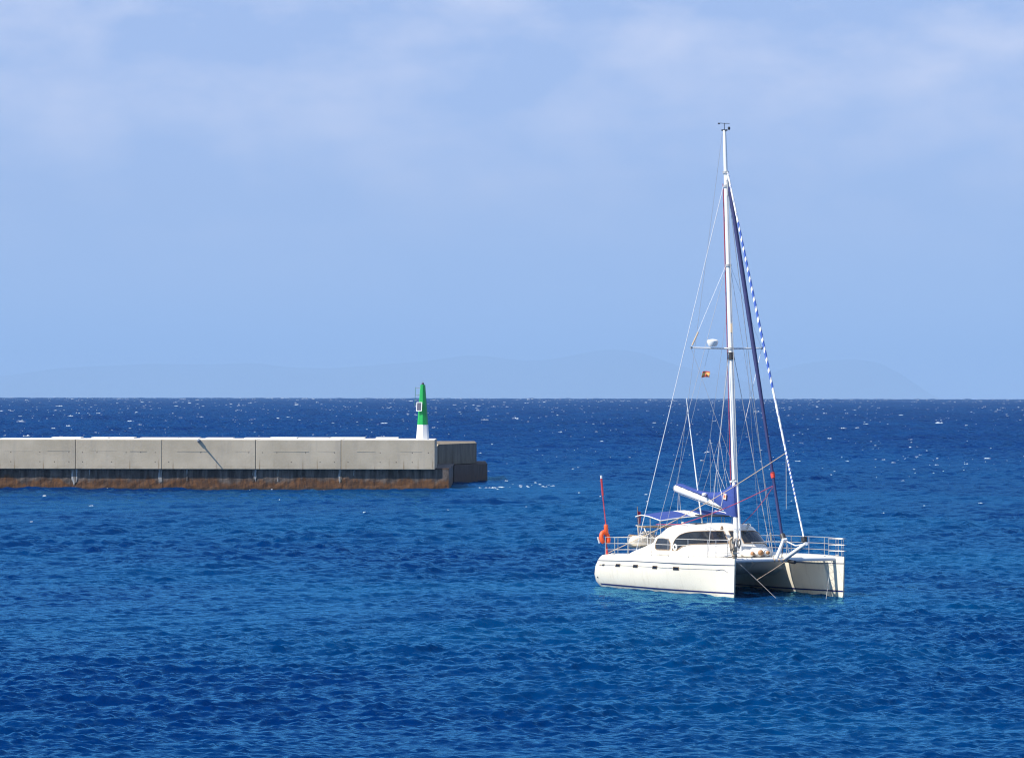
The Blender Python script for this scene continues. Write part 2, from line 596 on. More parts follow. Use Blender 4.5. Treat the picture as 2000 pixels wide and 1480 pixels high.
def build_sea():
    r = [1.0, 20.0, 45.0, 70.0]
    while r[-1] < 14000:
        r.append(r[-1] + float(row_step(max(r[-1], 80))))
    rad = np.array(r)
    fine = np.linspace(-R(10), R(10), 701)
    coarse = np.linspace(R(10), 2 * math.pi - R(10), 60)[1:-1]
    ang = np.concatenate([fine, coarse])
    nr, na = rad.size, ang.size
    RR, AA = np.meshgrid(rad, ang, indexing='ij')
    x = (RR * np.sin(AA)).ravel()
    y = (RR * np.cos(AA)).ravel()
    z = -(RR.ravel() ** 2) / (2 * EARTH)
    dx, dy, dz = np.zeros_like(x), np.zeros_like(x), np.zeros_like(x)
    sel = (np.abs(AA.ravel()) <= R(10.01)) & (RR.ravel() > 60)
    a, b, c = sea_disp(x[sel], y[sel])
    dx[sel], dy[sel], dz[sel] = a, b, c
    co = np.stack([x + dx, y + dy, z + dz], 1).astype(np.float32)
    i = np.arange(nr - 1)[:, None] * na
    j = np.arange(na)[None, :]
    j2 = (j + 1) % na
    quads = np.stack([i + j, i + na + j, i + na + j2, i + j2], -1).reshape(-1, 4)[:, ::-1]
    nq = quads.shape[0]
    me = bpy.data.meshes.new('sea')
    me.vertices.add(co.shape[0])
    me.vertices.foreach_set('co', co.ravel())
    me.loops.add(nq * 4)
    me.loops.foreach_set('vertex_index', np.ascontiguousarray(quads.ravel().astype(np.int32)))
    me.polygons.add(nq)
    me.polygons.foreach_set('loop_start', np.arange(0, nq * 4, 4, dtype=np.int32))
    me.polygons.foreach_set('use_smooth', np.ones(nq, dtype=bool))
    me.materials.append(water_mat)
    me.update(calc_edges=True)
    if me.polygons[0].normal.z < 0:
        me.flip_normals()
    o = bpy.data.objects.new('sea', me)
    COL.objects.link(o)
    o['kind'] = 'structure'
    o['label'] = 'wind-ruffled deep blue sea reaching to the horizon'
    return o


build_sea()


def build_whitecaps():
    """breaking crests: short irregular foam ridges riding on the waves"""
    xs, ys, ws = [], [], []
    spread = R(9.5)

    def scatter(d0, d1, per_m2, wmin, wmax):
        area = 0.5 * 2 * spread * (d1 * d1 - d0 * d0)
        n = int(area * per_m2)
        d = np.sqrt(rng.uniform(d0 * d0, d1 * d1, n))
        a = rng.uniform(-spread, spread, n)
        u = rng.uniform(0, 1, n)
        p = 1.7
        w = (wmin ** -p + u * (wmax ** -p - wmin ** -p)) ** (-1 / p)
        xs.append(d * np.sin(a)); ys.append(d * np.cos(a)); ws.append(w)

    scatter(190, 300, 1 / 900, 0.08, 0.25)
    scatter(300, 480, 1 / 130, 0.16, 1.2)
    scatter(480, 1000, 1 / 200, 0.26, 1.6)
    scatter(380, 1500, 1 / 85, 0.12, 0.5)
    scatter(1000, 2400, 1 / 210, 0.42, 2.8)
    scatter(2400, 6000, 1 / 1500, 0.9, 5.0)
    scatter(6000, 9800, 1 / 16000, 2.0, 6.0)
    # broken water round the end of the breakwater
    for cx, cy, n, sx, sy, w0, w1 in ((-1.7, 381.5, 22, 0.55, 2.6, 0.15, 0.5), (0.4, 386.5, 9, 0.9, 3.5, 0.12, 0.4), (2.4, 392, 12, 1.1, 4.5, 0.15, 0.5),
                                      (-8.9, 373.4, 5, 0.5, 0.12, 0.12, 0.35), (-25.5, 373.2, 6, 8.0, 0.15, 0.1, 0.25)):
        xs.append(rng.normal(cx, sx, n)); ys.append(rng.normal(cy, sy, n)); ws.append(rng.uniform(w0, w1, n))
    x, y, w = map(np.concatenate, (xs, ys, ws))
    patchy = 0.55 + 0.45 * np.sin(x * 0.045 + 2 * np.sin(y * 0.006)) * np.sin(y * 0.011 + 1.7 * np.sin(x * 0.02))
    gusty = (rng.uniform(0, 1, x.size) < patchy) | (np.arange(x.size) > x.size - 75)
    keep = ~((x < -1.9) & (y > 373.3) & (y < 432))
    keep &= ~((np.abs(x - 8.5) < 6) & (np.abs(y - 185) < 9))
    keep &= gusty
    x, y, w = x[keep], y[keep], w[keep]
    n = x.size
    # foam forms on crests: take the highest of a few spots close by
    cand = [(x, y)] + [(x + rng.normal(0, 0.6, n), y + rng.normal(0, 1.6, n)) for _ in range(4)]
    disp = [sea_disp(a_, b_) for a_, b_ in cand]
    best = np.argmax(np.stack([d_[2] for d_ in disp]), 0)
    pick = np.arange(n)
    x, y = (np.stack([c_[i_] for c_ in cand])[best, pick] for i_ in (0, 1))
    dx, dy, dz = (np.stack([d_[i_] for d_ in disp])[best, pick] for i_ in (0, 1, 2))
    crest = np.array([-WIND[1], WIND[0]])
    th = math.atan2(crest[1], crest[0]) + rng.normal(0, 0.28, n)
    ct, st = np.cos(th), np.sin(th)
    K = 9
    V = np.zeros((n, 3 * K, 3))
    hgt = w * rng.uniform(0.02, 0.08, n) + 0.022
    ny, nx = -st * 0 + ct, -st            # across the crest
    off = np.cumsum(rng.normal(0, 0.05, (n, K)), 1)
    for k in range(K):
        u = k / (K - 1) - 0.5
        taper = math.sqrt(max(0.0, 1 - (2 * u) ** 2)) + 0.05
        prof = hgt * taper * rng.uniform(0.0, 1.0, n) ** 1.6 * 1.8 - 0.01
        dep = w * 0.16 * taper * rng.uniform(0.4, 1.5, n)
        cx = x + dx + ct * u * w + nx * off[:, k] * w
        cy = y + dy + st * u * w + ny * off[:, k] * w
        for j, (sg, hh) in enumerate(((-1, 0.0), (0.15, 1.0), (1, 0.0))):
            V[:, j * K + k, 0] = cx + nx * sg * dep
            V[:, j * K + k, 1] = cy + ny * sg * dep
            V[:, j * K + k, 2] = dz - (x * x + y * y) / (2 * EARTH) + prof * hh - 0.03 * (1 - hh)
    f = []
    for j in range(2):
        for k in range(K - 1):
            a = j * K + k
            f.append((a, a + 1, a + K + 1, a + K))
    f = np.array(f)
    quads = (f[None] + (np.arange(n) * 3 * K)[:, None, None]).reshape(-1, 4)
    nq = quads.shape[0]
    me = bpy.data.meshes.new('whitecaps')
    me.vertices.add(n * 3 * K)
    me.vertices.foreach_set('co', V.astype(np.float32).ravel())
    me.loops.add(nq * 4)
    me.loops.foreach_set('vertex_index', np.ascontiguousarray(quads.ravel().astype(np.int32)))
    me.polygons.add(nq)
    me.polygons.foreach_set('loop_start', np.arange(0, nq * 4, 4, dtype=np.int32))
    me.materials.append(foam)
    me.update(calc_edges=True)
    o = bpy.data.objects.new('whitecaps', me)
    COL.objects.link(o)
    o['kind'] = 'stuff'
    o['label'] = 'white foam flecks of small breaking waves scattered over the open sea'


build_whitecaps()


# ------------------------------------------------------------------ far hills
def hills(name, prof, dist, depth, label):
    """a ridge range: heightfield whose skyline follows (x metres, z metres) profile points"""
    px = np.array([p[0] for p in prof])
    pz = np.array([p[1] for p in prof])
    nx, ny = 150, 16
    xs = np.linspace(px[0], px[-1], nx)
    top = np.interp(xs, px, pz)
    k = np.array([0.25, 0.5, 0.25])
    for _ in range(3):
        top[1:-1] = np.convolve(top, k, 'valid')
    ph = rng.uniform(0, 6.28, 12)
    verts = []
    for j in range(ny):
        t = j / (ny - 1)
        env = math.sin(math.pi * t) ** 0.8
        for i, x in enumerate(xs):
            rough = sum(math.sin(x * 0.0009 * (m + 1.3) + ph[m] + t * 5 * (m % 3)) / (m + 2) for m in range(9))
            base = -125.0
            h = base + (top[i] - base) * env * (1.0 if abs(t - 0.5) < 0.05 else 0.93 + 0.05 * rough)
            if j in (0, ny - 1):
                h = base
            verts.append((x, dist + (t - 0.5) * depth, min(h, top[i])))
    f = []
    for j in range(ny - 1):
        for i in range(nx - 1):
            a = j * nx + i
            f.append((a, a + 1, a + nx + 1, a + nx))
    o = link_mesh(name, verts, f, hill_mat, None, 60)
    o['kind'] = 'structure'
    o['label'] = label


HD = 62000.0


def hp(pix):
    return [((x - 1000) / 9000 * HD, CAM_H + HD * (764 - y) / 9000) for x, y in pix]


hills('hills', hp([(-500, 760), (-250, 748), (0, 738), (100, 722), (200, 716), (300, 711), (400, 713), (500, 709), (560, 718), (650, 720), (740, 712), (830, 706), (920, 692),
                   (970, 698), (1030, 706), (1090, 700), (1150, 686), (1205, 680), (1260, 690), (1330, 716), (1400, 730), (1470, 748), (1540, 778)]), HD, 6500,
      'long faint blue mountain range lost in haze behind the light tower')
hills('hills', hp([(1430, 778), (1490, 742), (1530, 722), (1580, 708), (1640, 700), (1690, 699), (1735, 706), (1780, 730), (1820, 758), (1860, 782)]), HD + 1500, 4200,
      'faint rounded island in haze to the right of the mast')


# ------------------------------------------------------------------ breakwater
BW = empty('breakwater', (0, 374.0, 0))
tag(BW, 'grey concrete breakwater with rust-brown footing, topped by a green light tower', 'breakwater')
JOINTS = [-70.6, -63.4, -56.4, -49.5, -42.4, -35.4, -28.4, -20.8, -13.85, -6.23]
TOP, LIP = 4.03, 1.66
for a, b in zip(JOINTS[:-1], JOINTS[1:]):
    dz = random.uniform(-0.015, 0.015)
    dyy = random.uniform(-0.02, 0.02)
    p = box('wall_panel', a + 0.02, b - 0.02, dyy, 10.0, LIP, TOP + dz, concrete, BW, bevel=0.03)
    box('sunlit_edge', a + 0.05, b - 0.05, dyy + 0.02, 9.95, TOP + dz + 0.002, TOP + dz + 0.03, sunlit_tone, p, bevel=0.015)  # thin slab added to carry the painted sunlit top edge
    # formwork ledge: broken proud lines two thirds up, and along the foot
    x = a + random.uniform(0.8, 1.6)
    while x < b - 1.2:
        ln = random.uniform(1.2, 3.2)
        x1 = min(x + ln, b - 0.5)
        box('formwork_ledge', x, x1, dyy - random.uniform(0.006, 0.02), dyy + 0.05, 3.10, 3.145, concrete, p, wob=0.004)
        x = x1 + random.uniform(0.2, 2.2)
    # form-tie recess plugs
    for k in range(6):
        xx = a + 0.55 + k * (b - a - 1.1) / 5
        for zz in (3.02, 2.25):
            if random.random() < 0.5:
                v, f = lathe_vf([(0.042, 0), (0.025, 0.010)], 8)
                v = [(xx + q[0], dyy - q[2], zz + q[1]) for q in v]
                link_mesh('tie_plug', v, f, tidal, p)
# joint filler set back in the shadow gaps
for x in JOINTS[1:-1]:
    box('joint_filler', x - 0.04, x + 0.04, 0.09, 9.9, LIP + 0.01, TOP - 0.03, shaded_concrete, BW)
# footing: set back under the wall, wider at the end
FOOT = [-70.6, -56.4, -42.35, -28.35, -13.8, -5.11]
for a, b in zip(FOOT[:-1], FOOT[1:]):
    v, f = [], []
    nx_ = int((b - a) / 0.5)
    rows = []
    for z in (-3.0, -0.4, 0.0, 0.35, 0.7, 1.1, LIP - 0.004 if b < -6 else LIP - 0.004):
        rows.append([(a + 0.02 + (b - a - 0.04) * i / nx_, 0.30 + random.uniform(-0.025, 0.025), z) for i in range(nx_ + 1)])
    v1, f1 = grid_vf(rows)
    v2, f2 = box_vf(a + 0.02, b - 0.02, 0.36, 40.8, -3.0, LIP - 0.004)
    link_mesh('footing', *merge((v1, f1), (v2, f2)), tidal, BW)
# lower-lying footing corner block at the end, seen past the wall
box('footing', -6.20, -5.09, 0.27, 3.0, LIP - 0.02, LIP + 0.10, weed_shade, BW, bevel=0.04)
# lime runs below the joints
for x, w_, z0 in ((-35.55, 0.6, 0.32), (-28.55, 0.34, 0.30), (-20.9, 0.36, 0.55), (-13.95, 0.30, 0.45), (-26.4, 0.10, 0.5), (-19.0, 0.09, 0.5), (-42.2, 0.5, 0.4), (-12.9, 0.2, 1.0), (-34.3, 0.12, 0.9)):
    v, f = [], []
    cols = 8
    rows = []
    for j in range(7):
        t = j / 6
        rows.append([(x + (i / (cols - 1) - 0.5) * w_ * (1 - 0.35 * t) + 0.03 * math.sin(j * 1.7 + i),
                      0.262 - 0.004 * math.sin(i * 2.1 + j),
                      (LIP - 0.02) + ((z0 + 0.55 * random.random()) - LIP) * t) for i in range(cols)])
    link_mesh('lime_run', *grid_vf(rows), lime, BW)
# deck behind the wall and the far return block, lower than the wall
box('deck_slab', -70.6, -6.5, 10.01, 41.0, 1.6, 3.25, concrete, BW)


def prism(name, plan, z0, z1, m, parent, bevel=0.0):
    k = len(plan)
    v = [(x_, y_, z0) for x_, y_ in plan] + [(x_, y_, z1) for x_, y_ in plan]
    f = [tuple(range(k))[::-1], tuple(range(k, 2 * k))] + [(i, (i + 1) % k, (i + 1) % k + k, i + k) for i in range(k)]
    return link_mesh(name, v, f, m, parent)


prism('end_block', [(-20.0, 41.1), (-6.45, 41.1), (-6.45, 29.0), (-3.18, 41.0), (-3.5, 56.0), (-20.0, 56.0)], 1.56, 3.37, shaded_concrete, BW)
prism('end_footing', [(-20.0, 41.05), (-5.05, 41.0), (-5.05, 29.5), (-2.2, 40.5), (-2.5, 57.0), (-20.0, 57.0)], -3.0, 1.50, weed_shade, BW)
# raised kerb blocks along the back of the wall top
x = -38.1
while x < -10.0:
    ln = random.uniform(1.4, 3.4)
    h = random.choice((0.10, 0.13, 0.15))
    box('kerb_block', x, min(x + ln, -9.4), 7.2 + random.uniform(-0.2, 0.2), 9.7, TOP + 0.03, TOP + 0.01 + h, sunlit_tone, BW, bevel=0.02)
    x += ln + random.choice((0.04, 0.05, 0.5, 0.9))
# bracket that juts out over the wall and casts the slanting shadow
br = tube('bracket', [(-25.42, 0.3, TOP - 0.05), (-25.42, -0.02, TOP - 0.05), (-25.42, -0.22, TOP - 0.06), (-25.42, -0.24, TOP - 0.06), (-25.42, -0.92, TOP - 0.07)], [0.13, 0.15, 0.13, 0.075, 0.04], galv, BW, 10)
tube('bracket_arm', [(-25.42, -0.02, TOP - 0.17), (-25.42, -0.20, TOP - 0.08)], 0.05, galv, br, 8)

# ------------------------------------------------------------------ harbour light
HX, HY = -7.32, 378.2
HL = empty('light_tower', (HX, HY, TOP + 0.04))
tag(HL, 'tapering green light tower with white foot at the end of the breakwater', 'light tower')


def oct_frustum(name, z0, r0, z1, r1, m, extra=()):
    prof = [(r0, z0), (r1, z1)] + list(extra)
    v, f = lathe_vf(prof, 8)
    rot = Matrix.Rotation(R(-90.0 + 0.0), 3, 'Z')
    v = [rot @ Vector(q) for q in v]
    return link_mesh(name, v, f, m, HL)


def tw_r(z):
    return 0.53 - (0.53 - 0.20) * z / 4.5


oct_frustum('tower_base', 0.0, tw_r(0), 1.20, tw_r(1.2), white_paint)
oct_frustum('tower_shaft', 1.204, tw_r(1.2) + 0.006, 4.45, tw_r(4.45), green, [(0.17, 4.47)])
lan = link_mesh('lantern', *lathe_vf([(0.13, 4.47), (0.14, 4.49), (0.10, 4.50), (0.10, 4.57), (0.08, 4.62), (0.03, 4.65), (0.01, 4.655)], 12), dark_trim, HL, 40)
tube('bird_spike', [(0.03, 0, 4.62), (0.10, 0, 4.82)], 0.008, galv, lan, 5)
tube('bird_spike', [(-0.02, 0, 4.62), (-0.05, 0.02, 4.78)], 0.008, galv, lan, 5)
lad = empty('ladder', (0, 0, 0))
lad.parent = HL
for sx in (-0.12, 0.12):
    tube('ladder_rail', [(-0.66, sx, 2.75), (-0.58, sx, 4.28)], 0.017, green_metal, lad, 6)
for k in range(6):
    z = 2.9 + k * 0.26
    tube('rung', [(-0.652 + k * 0.0136, -0.12, z), (-0.652 + k * 0.0136, 0.12, z)], 0.013, green_metal, lad, 6)
for z in (2.85, 3.2, 3.62, 4.20):
    tube('ladder_bracket', [(-0.66 + (z - 2.75) * 0.052, 0.0, z), (-tw_r(z) + 0.03, 0.0, z)], 0.024, galv, lad, 6)
sp = empty('solar_panel', (-0.30, -0.44, 2.35))
sp.parent = HL
sp.rotation_euler = (R(-12), 0, R(-14))
box('panel_glass', -0.19, 0.19, -0.022, 0.0, 0.0, 0.66, panel_cell, sp)
box('panel_frame', -0.235, -0.185, -0.035, 0.01, -0.045, 0.705, white_paint, sp)
box('panel_frame', 0.185, 0.235, -0.035, 0.01, -0.045, 0.705, white_paint, sp)
box('panel_frame', -0.184, 0.184, -0.033, 0.01, -0.045, 0.003, white_paint, sp)
box('panel_frame', -0.184, 0.184, -0.033, 0.01, 0.657, 0.705, white_paint, sp)
tube('panel_bracket', [(0.0, 0.0, 0.33), (0.1, 0.3, 0.33)], 0.03, galv, sp, 6)

# ------------------------------------------------------------------ catamaran
TH = R(26.0)
TC = 2.46                       # boat centre line, metres to port of the starboard stem
FW = Vector((math.sin(TH), -math.cos(TH), 0))
PT = Vector((math.cos(TH), math.sin(TH), 0))
STEM = Vector((8.70, 180.0, 0))
ORG = STEM - FW * 5.0 + PT * TC
CAT = empty('catamaran', ORG, TH - math.pi / 2)
tag(CAT, 'white sailing catamaran at anchor with tall mast and blue sail cover', 'catamaran')


def L(s, t, z):
    """boat coordinates: s metres aft of the bows, t metres to port of the starboard stem, z up"""
    return Vector((5.0 - s, t - TC, z))


def boat_world(s, t, z):
    return STEM - FW * s + PT * t + Vector((0, 0, z))


ZR = [-0.55, -0.28, -0.12, 0.0, 0.05, 0.25, 0.55, 0.9, 1.18, 1.30, 1.40]
BR = [0.04, 0.42, 0.54, 0.60, 0.64, 0.74, 0.83, 0.875, 0.885, 0.875, 0.82]
SE = [8.5, 9.8, 10.25, 10.45, 10.58, 10.77, 10.76, 10.60, 10.36, 10.24, 10.14]


def hb(u, z):
    """half breadth of a hull"""
    B = np.interp(z, ZR, BR)
    full = np.interp(z, [-0.5, 0.0, 1.4], [0.62, 0.52, 0.40])
    q = min(u / full, 1.0)
    pw = np.interp(z, [0, 1.4], [1.55, 1.9])
    sh = 1 - (1 - q) ** pw
    st = 1.0 - 0.10 * max(0.0, (u - 0.65) / 0.35) ** 2
    if u > 0.97:
        st *= 1 - 0.16 * ((u - 0.97) / 0.03) ** 2
    return 0.028 + (B - 0.028) * sh * st


def hs(u, z):
    s0 = -0.06 * z / 1.4 if z > 0 else -z * 0.5
    return s0 + (np.interp(z, ZR, SE) - s0) * u


def sheer(u):
    return np.interp(u, [0, 0.35, 0.7, 1.0], [1.05, 1.03, 1.0, 0.93])


def hz(u, z):
    return z * (1 + (sheer(u) - 1) * max(0.0, min(1.0, (z - 0.2) / 1.0)))


def hull_pt(u, z, sgn, tc, off=0.0):
    return L(hs(u, z), tc + sgn * (hb(u, z) + off), hz(u, z))


US = [0, 0.006, 0.02, 0.045, 0.08, 0.12, 0.17, 0.23, 0.30, 0.38, 0.46, 0.55, 0.64, 0.73, 0.82, 0.89, 0.94, 0.97, 0.985, 1.0]


def strip(name, tc, sgn, u0, u1, z0, z1, m, parent, off=0.006, n=24, zf=None):
    rows = [[], []]
    for i in range(n + 1):
        u = u0 + (u1 - u0) * i / n
        za, zb = (z0, z1) if zf is None else (zf(u) + z0, zf(u) + z1)
        rows[0].append(hull_pt(u, za, sgn, tc, off))
        rows[1].append(hull_pt(u, zb, sgn, tc, off))
    return link_mesh(name, *grid_vf(rows), m, parent, 60)


def make_hull(tc, label):
    V, F = [], []
    rows = []
    for u in US:
        r = [hull_pt(u, z, -1, tc) for z in ZR]
        dk = hz(u, 1.40)
        b = hb(u, 1.40)
        s = hs(u, 1.40)
        cr = 0.05 * min(1, b / 0.5)
        r += [L(s, tc - b * 0.94, dk + 0.022), L(s, tc - b * 0.5, dk + 0.03 + cr * 0.8), L(s, tc, dk + 0.03 + cr), L(s, tc + b * 0.5, dk + 0.03 + cr * 0.8), L(s, tc + b * 0.94, dk + 0.022)]
        r += [hull_pt(u, z, 1, tc) for z in reversed(ZR)]
        rows.append(r)
    V, F = grid_vf(rows)
    n = len(rows[0])
    F.append(tuple(range(n)))
    F.append(tuple((len(rows) - 1) * n + i for i in range(n))[::-1])
    fm = []
    for q in F:
        fm.append(1 if sum(V[i].z for i in q) / len(q) < -0.08 and len(q) == 4 else 0)
    h = link_mesh('hull', V, F, None, CAT, 38, mats=[hull_gel, antifoul], fmat=fm)
    h['label'] = label
    for sgn in (-1, 1):
        pts = [hull_pt(u, 1.19, sgn, tc, 0.008) for u in np.linspace(0.0, 0.985, 40)]
        tube('rub_rail', pts, 0.017, grey_line, h, 6)
        strip('boot_stripe', tc, sgn, 0.0, 0.955, 0.115, 0.175, navy_stripe, h)
    outer = -1 if tc < 1 else 1
    strip('pin_stripe', tc, outer, 0.09, 0.985, 0.0, 0.016, grey_line, h, zf=lambda u: np.interp(u, [0, 1], [1.0, 0.97]))
    for s_ in (8.02, 6.49, 4.86, 3.25):
        u = (s_ + 0.05) / 10.3
        w_ = 0.020
        strip('portlight_frame', tc, outer, u - w_, u + w_, 0.925, 1.055, gasket, h, 0.010, 4)
        strip('portlight', tc, outer, u - w_ * 0.86, u + w_ * 0.86, 0.94, 1.04, glass, h, 0.016, 4)
    u = 9.38 / 10.3
    strip('exhaust_port', tc, outer, u - 0.010, u + 0.010, 0.94, 1.02, dark_trim, h, 0.012, 3)
    strip('vent_slot', tc, outer, u + 0.018, u + 0.034, 0.96, 1.0, gasket, h, 0.012, 3)
    v, f = lathe_vf([(0.035, 0), (0.035, 0.02), (0.02, 0.022)], 10)
    c = hull_pt(0.955, 0.42, outer, tc, 0.0)
    v = [(c.x + q[0], c.y + outer * q[2], c.z + q[1]) for q in v]
    link_mesh('drain_fitting', v, f, dark_trim, h)
    return h


HS = make_hull(0.0, 'sunlit white starboard hull with four small portlights')
HP_ = make_hull(2 * TC, 'white port hull with its inner side half in shade')

# bow scroll line at the starboard bow
pts = [hull_pt(0.09 - 0.012 * i, 0.985 + 0.09 * math.sin(i * 0.8) * (i / 5), -1, 0.0, 0.009) for i in range(6)]
tube('bow_scroll', pts, 0.010, navy_stripe, HS, 5)

# bridge deck with sloping nacelle front
sec = [(3.15, 1.385), (3.12, 1.30), (3.35, 1.02), (3.9, 0.80), (4.6, 0.72), (9.6, 0.78), (9.9, 0.95), (9.9, 1.25), (7.4, 1.28), (7.2, 1.385)]
ts = np.linspace(0.60, 2 * TC - 0.60, 15)
rows = []
for t in ts:
    e = abs(t - TC) / (TC - 0.60)
    rows.append([L(s + (0.25 * e * e if i < 4 else 0), t, z - (0.16 * e ** 3 if 2 <= i <= 5 else 0)) for i, (s, z) in enumerate(sec)])
V, F = grid_vf(rows)
n = len(sec)
for j in range(len(ts) - 1):
    F.append((j * n + n - 1, j * n, (j + 1) * n, (j + 1) * n + n - 1))
F.append(tuple(range(n)))
F.append(tuple((len(ts) - 1) * n + i for i in range(n))[::-1])
link_mesh('bridge_deck', V, F, gelcoat, CAT, 35)
# central nacelle keel under the foredeck
rows = []
for s, w_, zb in ((3.0, 0.10, 1.22), (3.4, 0.42, 0.98), (4.2, 0.55, 0.70), (6.0, 0.6, 0.55), (8.5, 0.45, 0.66), (9.5, 0.2, 0.80)):
    rows.append([L(s, TC - w_, 1.26 if s < 4 else 0.95), L(s, TC - w_ * 0.8, zb + 0.12), L(s, TC - w_ * 0.3, zb), L(s, TC + w_ * 0.3, zb), L(s, TC + w_ * 0.8, zb + 0.12), L(s, TC + w_, 1.26 if s < 4 else 0.95)])
link_mesh('nacelle', *grid_vf(rows), gelcoat, CAT, 50)

# cabin -------------------------------------------------------------
CZ = [1.36, 1.60, 1.85, 2.10, 2.40, 2.52, 2.61, 2.67, 2.70]
CW = [2.14, 2.12, 2.08, 2.00, 1.86, 1.76, 1.56, 1.20, 0.60]
CF = [4.50, 4.52, 4.60, 4.84, 5.14, 5.22, 5.36, 5.62, 5.95]
CA = [7.62, 7.60, 7.56, 7.46, 6.98, 6.85, 6.75, 6.70, 6.60]
CD = 1.38


def cab(u, z):
    """u 0..1 from the front centre round to the side, then on in metres/3 along the side; negative = port"""
    sg = -1 if u >= 0 else 1
    a = abs(u)
    w_, f_, e_ = np.interp(z, CZ, CW), np.interp(z, CZ, CF), np.interp(z, CZ, CA)
    dep = CD * (w_ / 2.14) ** 0.7
    if a <= 1:
        ph = a * math.pi / 2
        s = f_ + dep * (1 - math.cos(ph) ** 0.85)
        t = w_ * math.sin(ph) ** 0.9
    else:
        s = min(f_ + dep + (a - 1) * 3.0, e_)
        t = w_
    return L(s, TC + sg * t, z)


def cab_n(u, z):
    a = cab(u + 0.01, z) - cab(u - 0.01, z)
    b = cab(u, z + 0.02) - cab(u, z - 0.02)
    n_ = a.cross(b).normalized()
    c = cab(u, z) - L(6.2, TC, z)
    return n_ if n_.dot(c) > 0 else -n_


def cab_off(u, z, d):
    return cab(u, z) + cab_n(u, z) * d


UC = [x for x in np.linspace(-1, 1, 49)]
UC = [-1.9, -1.5, -1.2, -1.08] + UC + [1.08, 1.2, 1.5, 1.9]
rows = [[cab(u, z) for u in UC] for z in CZ]
V, F = grid_vf(rows)
n = len(UC)
F.append(tuple((len(CZ) - 1) * n + i for i in range(n)))
for j in range(len(CZ) - 1):
    F.append((j * n + n - 1, j * n, (j + 1) * n, (j + 1) * n + n - 1))
CAB = link_mesh('cabin', V, F, gelcoat, CAT, 32)


def window(u0, u1, top, bot, n=14, label=None, frame=True, fr=0.018):
    us = np.linspace(u0, u1, n + 1)
    rows = []
    for j in range(6):
        rows.append([cab_off(u, bot(u) + (top(u) - bot(u)) * j / 5, 0.012) for u in us])
    w_ = link_mesh('window', *grid_vf(rows), glass, CAB, 60)
    if label:
        w_['label'] = label
    if frame:
        loop = [cab_off(u, bot(u), 0.014) for u in us] + [cab_off(u1, bot(u1) + (top(u1) - bot(u1)) * k / 4, 0.014) for k in range(1, 4)] \
            + [cab_off(u, top(u), 0.014) for u in us[::-1]] + [cab_off(u0, top(u0) + (bot(u0) - top(u0)) * k / 4, 0.014) for k in range(1, 4)]
        loop.append(loop[0])
        tube('window_frame', loop, fr, gasket, CAB, 6)
    return w_


for sg in (1, -1):
    # aft side window, rounded trapezium
    def tp(u):
        a = abs(u)
        return np.interp(a, [1.02, 1.05, 1.25, 1.36, 1.46], [1.90, 2.06, 2.12, 2.09, 1.84])

    def bt(u):
        return np.interp(abs(u), [1.02, 1.06, 1.42, 1.46], [1.70, 1.645, 1.625, 1.68])
    window(sg * 1.025, sg * 1.455, tp, bt, 14, 'small rounded side window near the cockpit')

    # long arched window sweeping round to the front
    def tp2(u):
        return np.interp(abs(u), [0.0, 0.30, 0.50, 0.64, 0.76, 0.86, 0.93, 0.97], [2.405, 2.405, 2.39, 2.345, 2.26, 2.12, 1.96, 1.80])

    def bt2(u):
        return np.interp(abs(u), [0.0, 0.45, 0.60, 0.74, 0.84, 0.97], [1.93, 1.905, 1.88, 1.80, 1.66, 1.635])
    window(sg * 0.975, 0.035 if sg > 0 else -0.15, tp2, bt2, 34, 'long arched window sweeping round to the cabin front')
window(-0.02, -0.12, lambda u: 2.40, lambda u: 2.14, 6, None, True, 0.012)

# white opening port low in the arched window
loop = []
for k in range(17):
    a = 2 * math.pi * k / 16
    loop.append(cab_off(0.890 - 0.042 * math.cos(a), 1.765 + 0.095 * math.sin(a), 0.035))
op = tube('opening_port', loop, 0.036, white_paint, CAB, 8)

# roof fittings: hatch, grab rail, winch, dome vents
hp_c = L(6.15, TC - 0.75, 2.66)
box('roof_hatch', hp_c.x - 0.26, hp_c.x + 0.26, hp_c.y - 0.26, hp_c.y + 0.26, 2.62, 2.715, dark_trim, CAB, bevel=0.02)
for s_, t_, z_, m_ in ((4.95, TC - 0.32, 2.47, gasket), (6.75, TC - 1.15, 2.6, rope_white), (5.6, TC + 1.25, 2.55, stainless)):
    link_mesh('roof_fitting', *lathe_vf([(0.06, 0), (0.065, 0.05), (0.04, 0.10), (0.06, 0.13), (0.03, 0.15)], 10, L(s_, t_, z_)), m_, CAB, 40)
for sg in (-1, 1):
    pts = [L(s, TC + sg * 1.45, 2.60 + 0.05 * (1 if 0 < i < 4 else 0)) for i, s in enumerate((5.75, 5.8, 6.1, 6.4, 6.45))]
    tube('grab_rail', pts, 0.014, stainless, CAB, 6)
# radar reflector dome on the roof front
link_mesh('roof_fitting', *lathe_vf([(0.03, 0), (0.03, 0.10), (0.07, 0.12), (0.06, 0.18), (0.02, 0.2)], 10, L(5.15, TC + 0.95, 2.40)), stainless, CAB, 40)

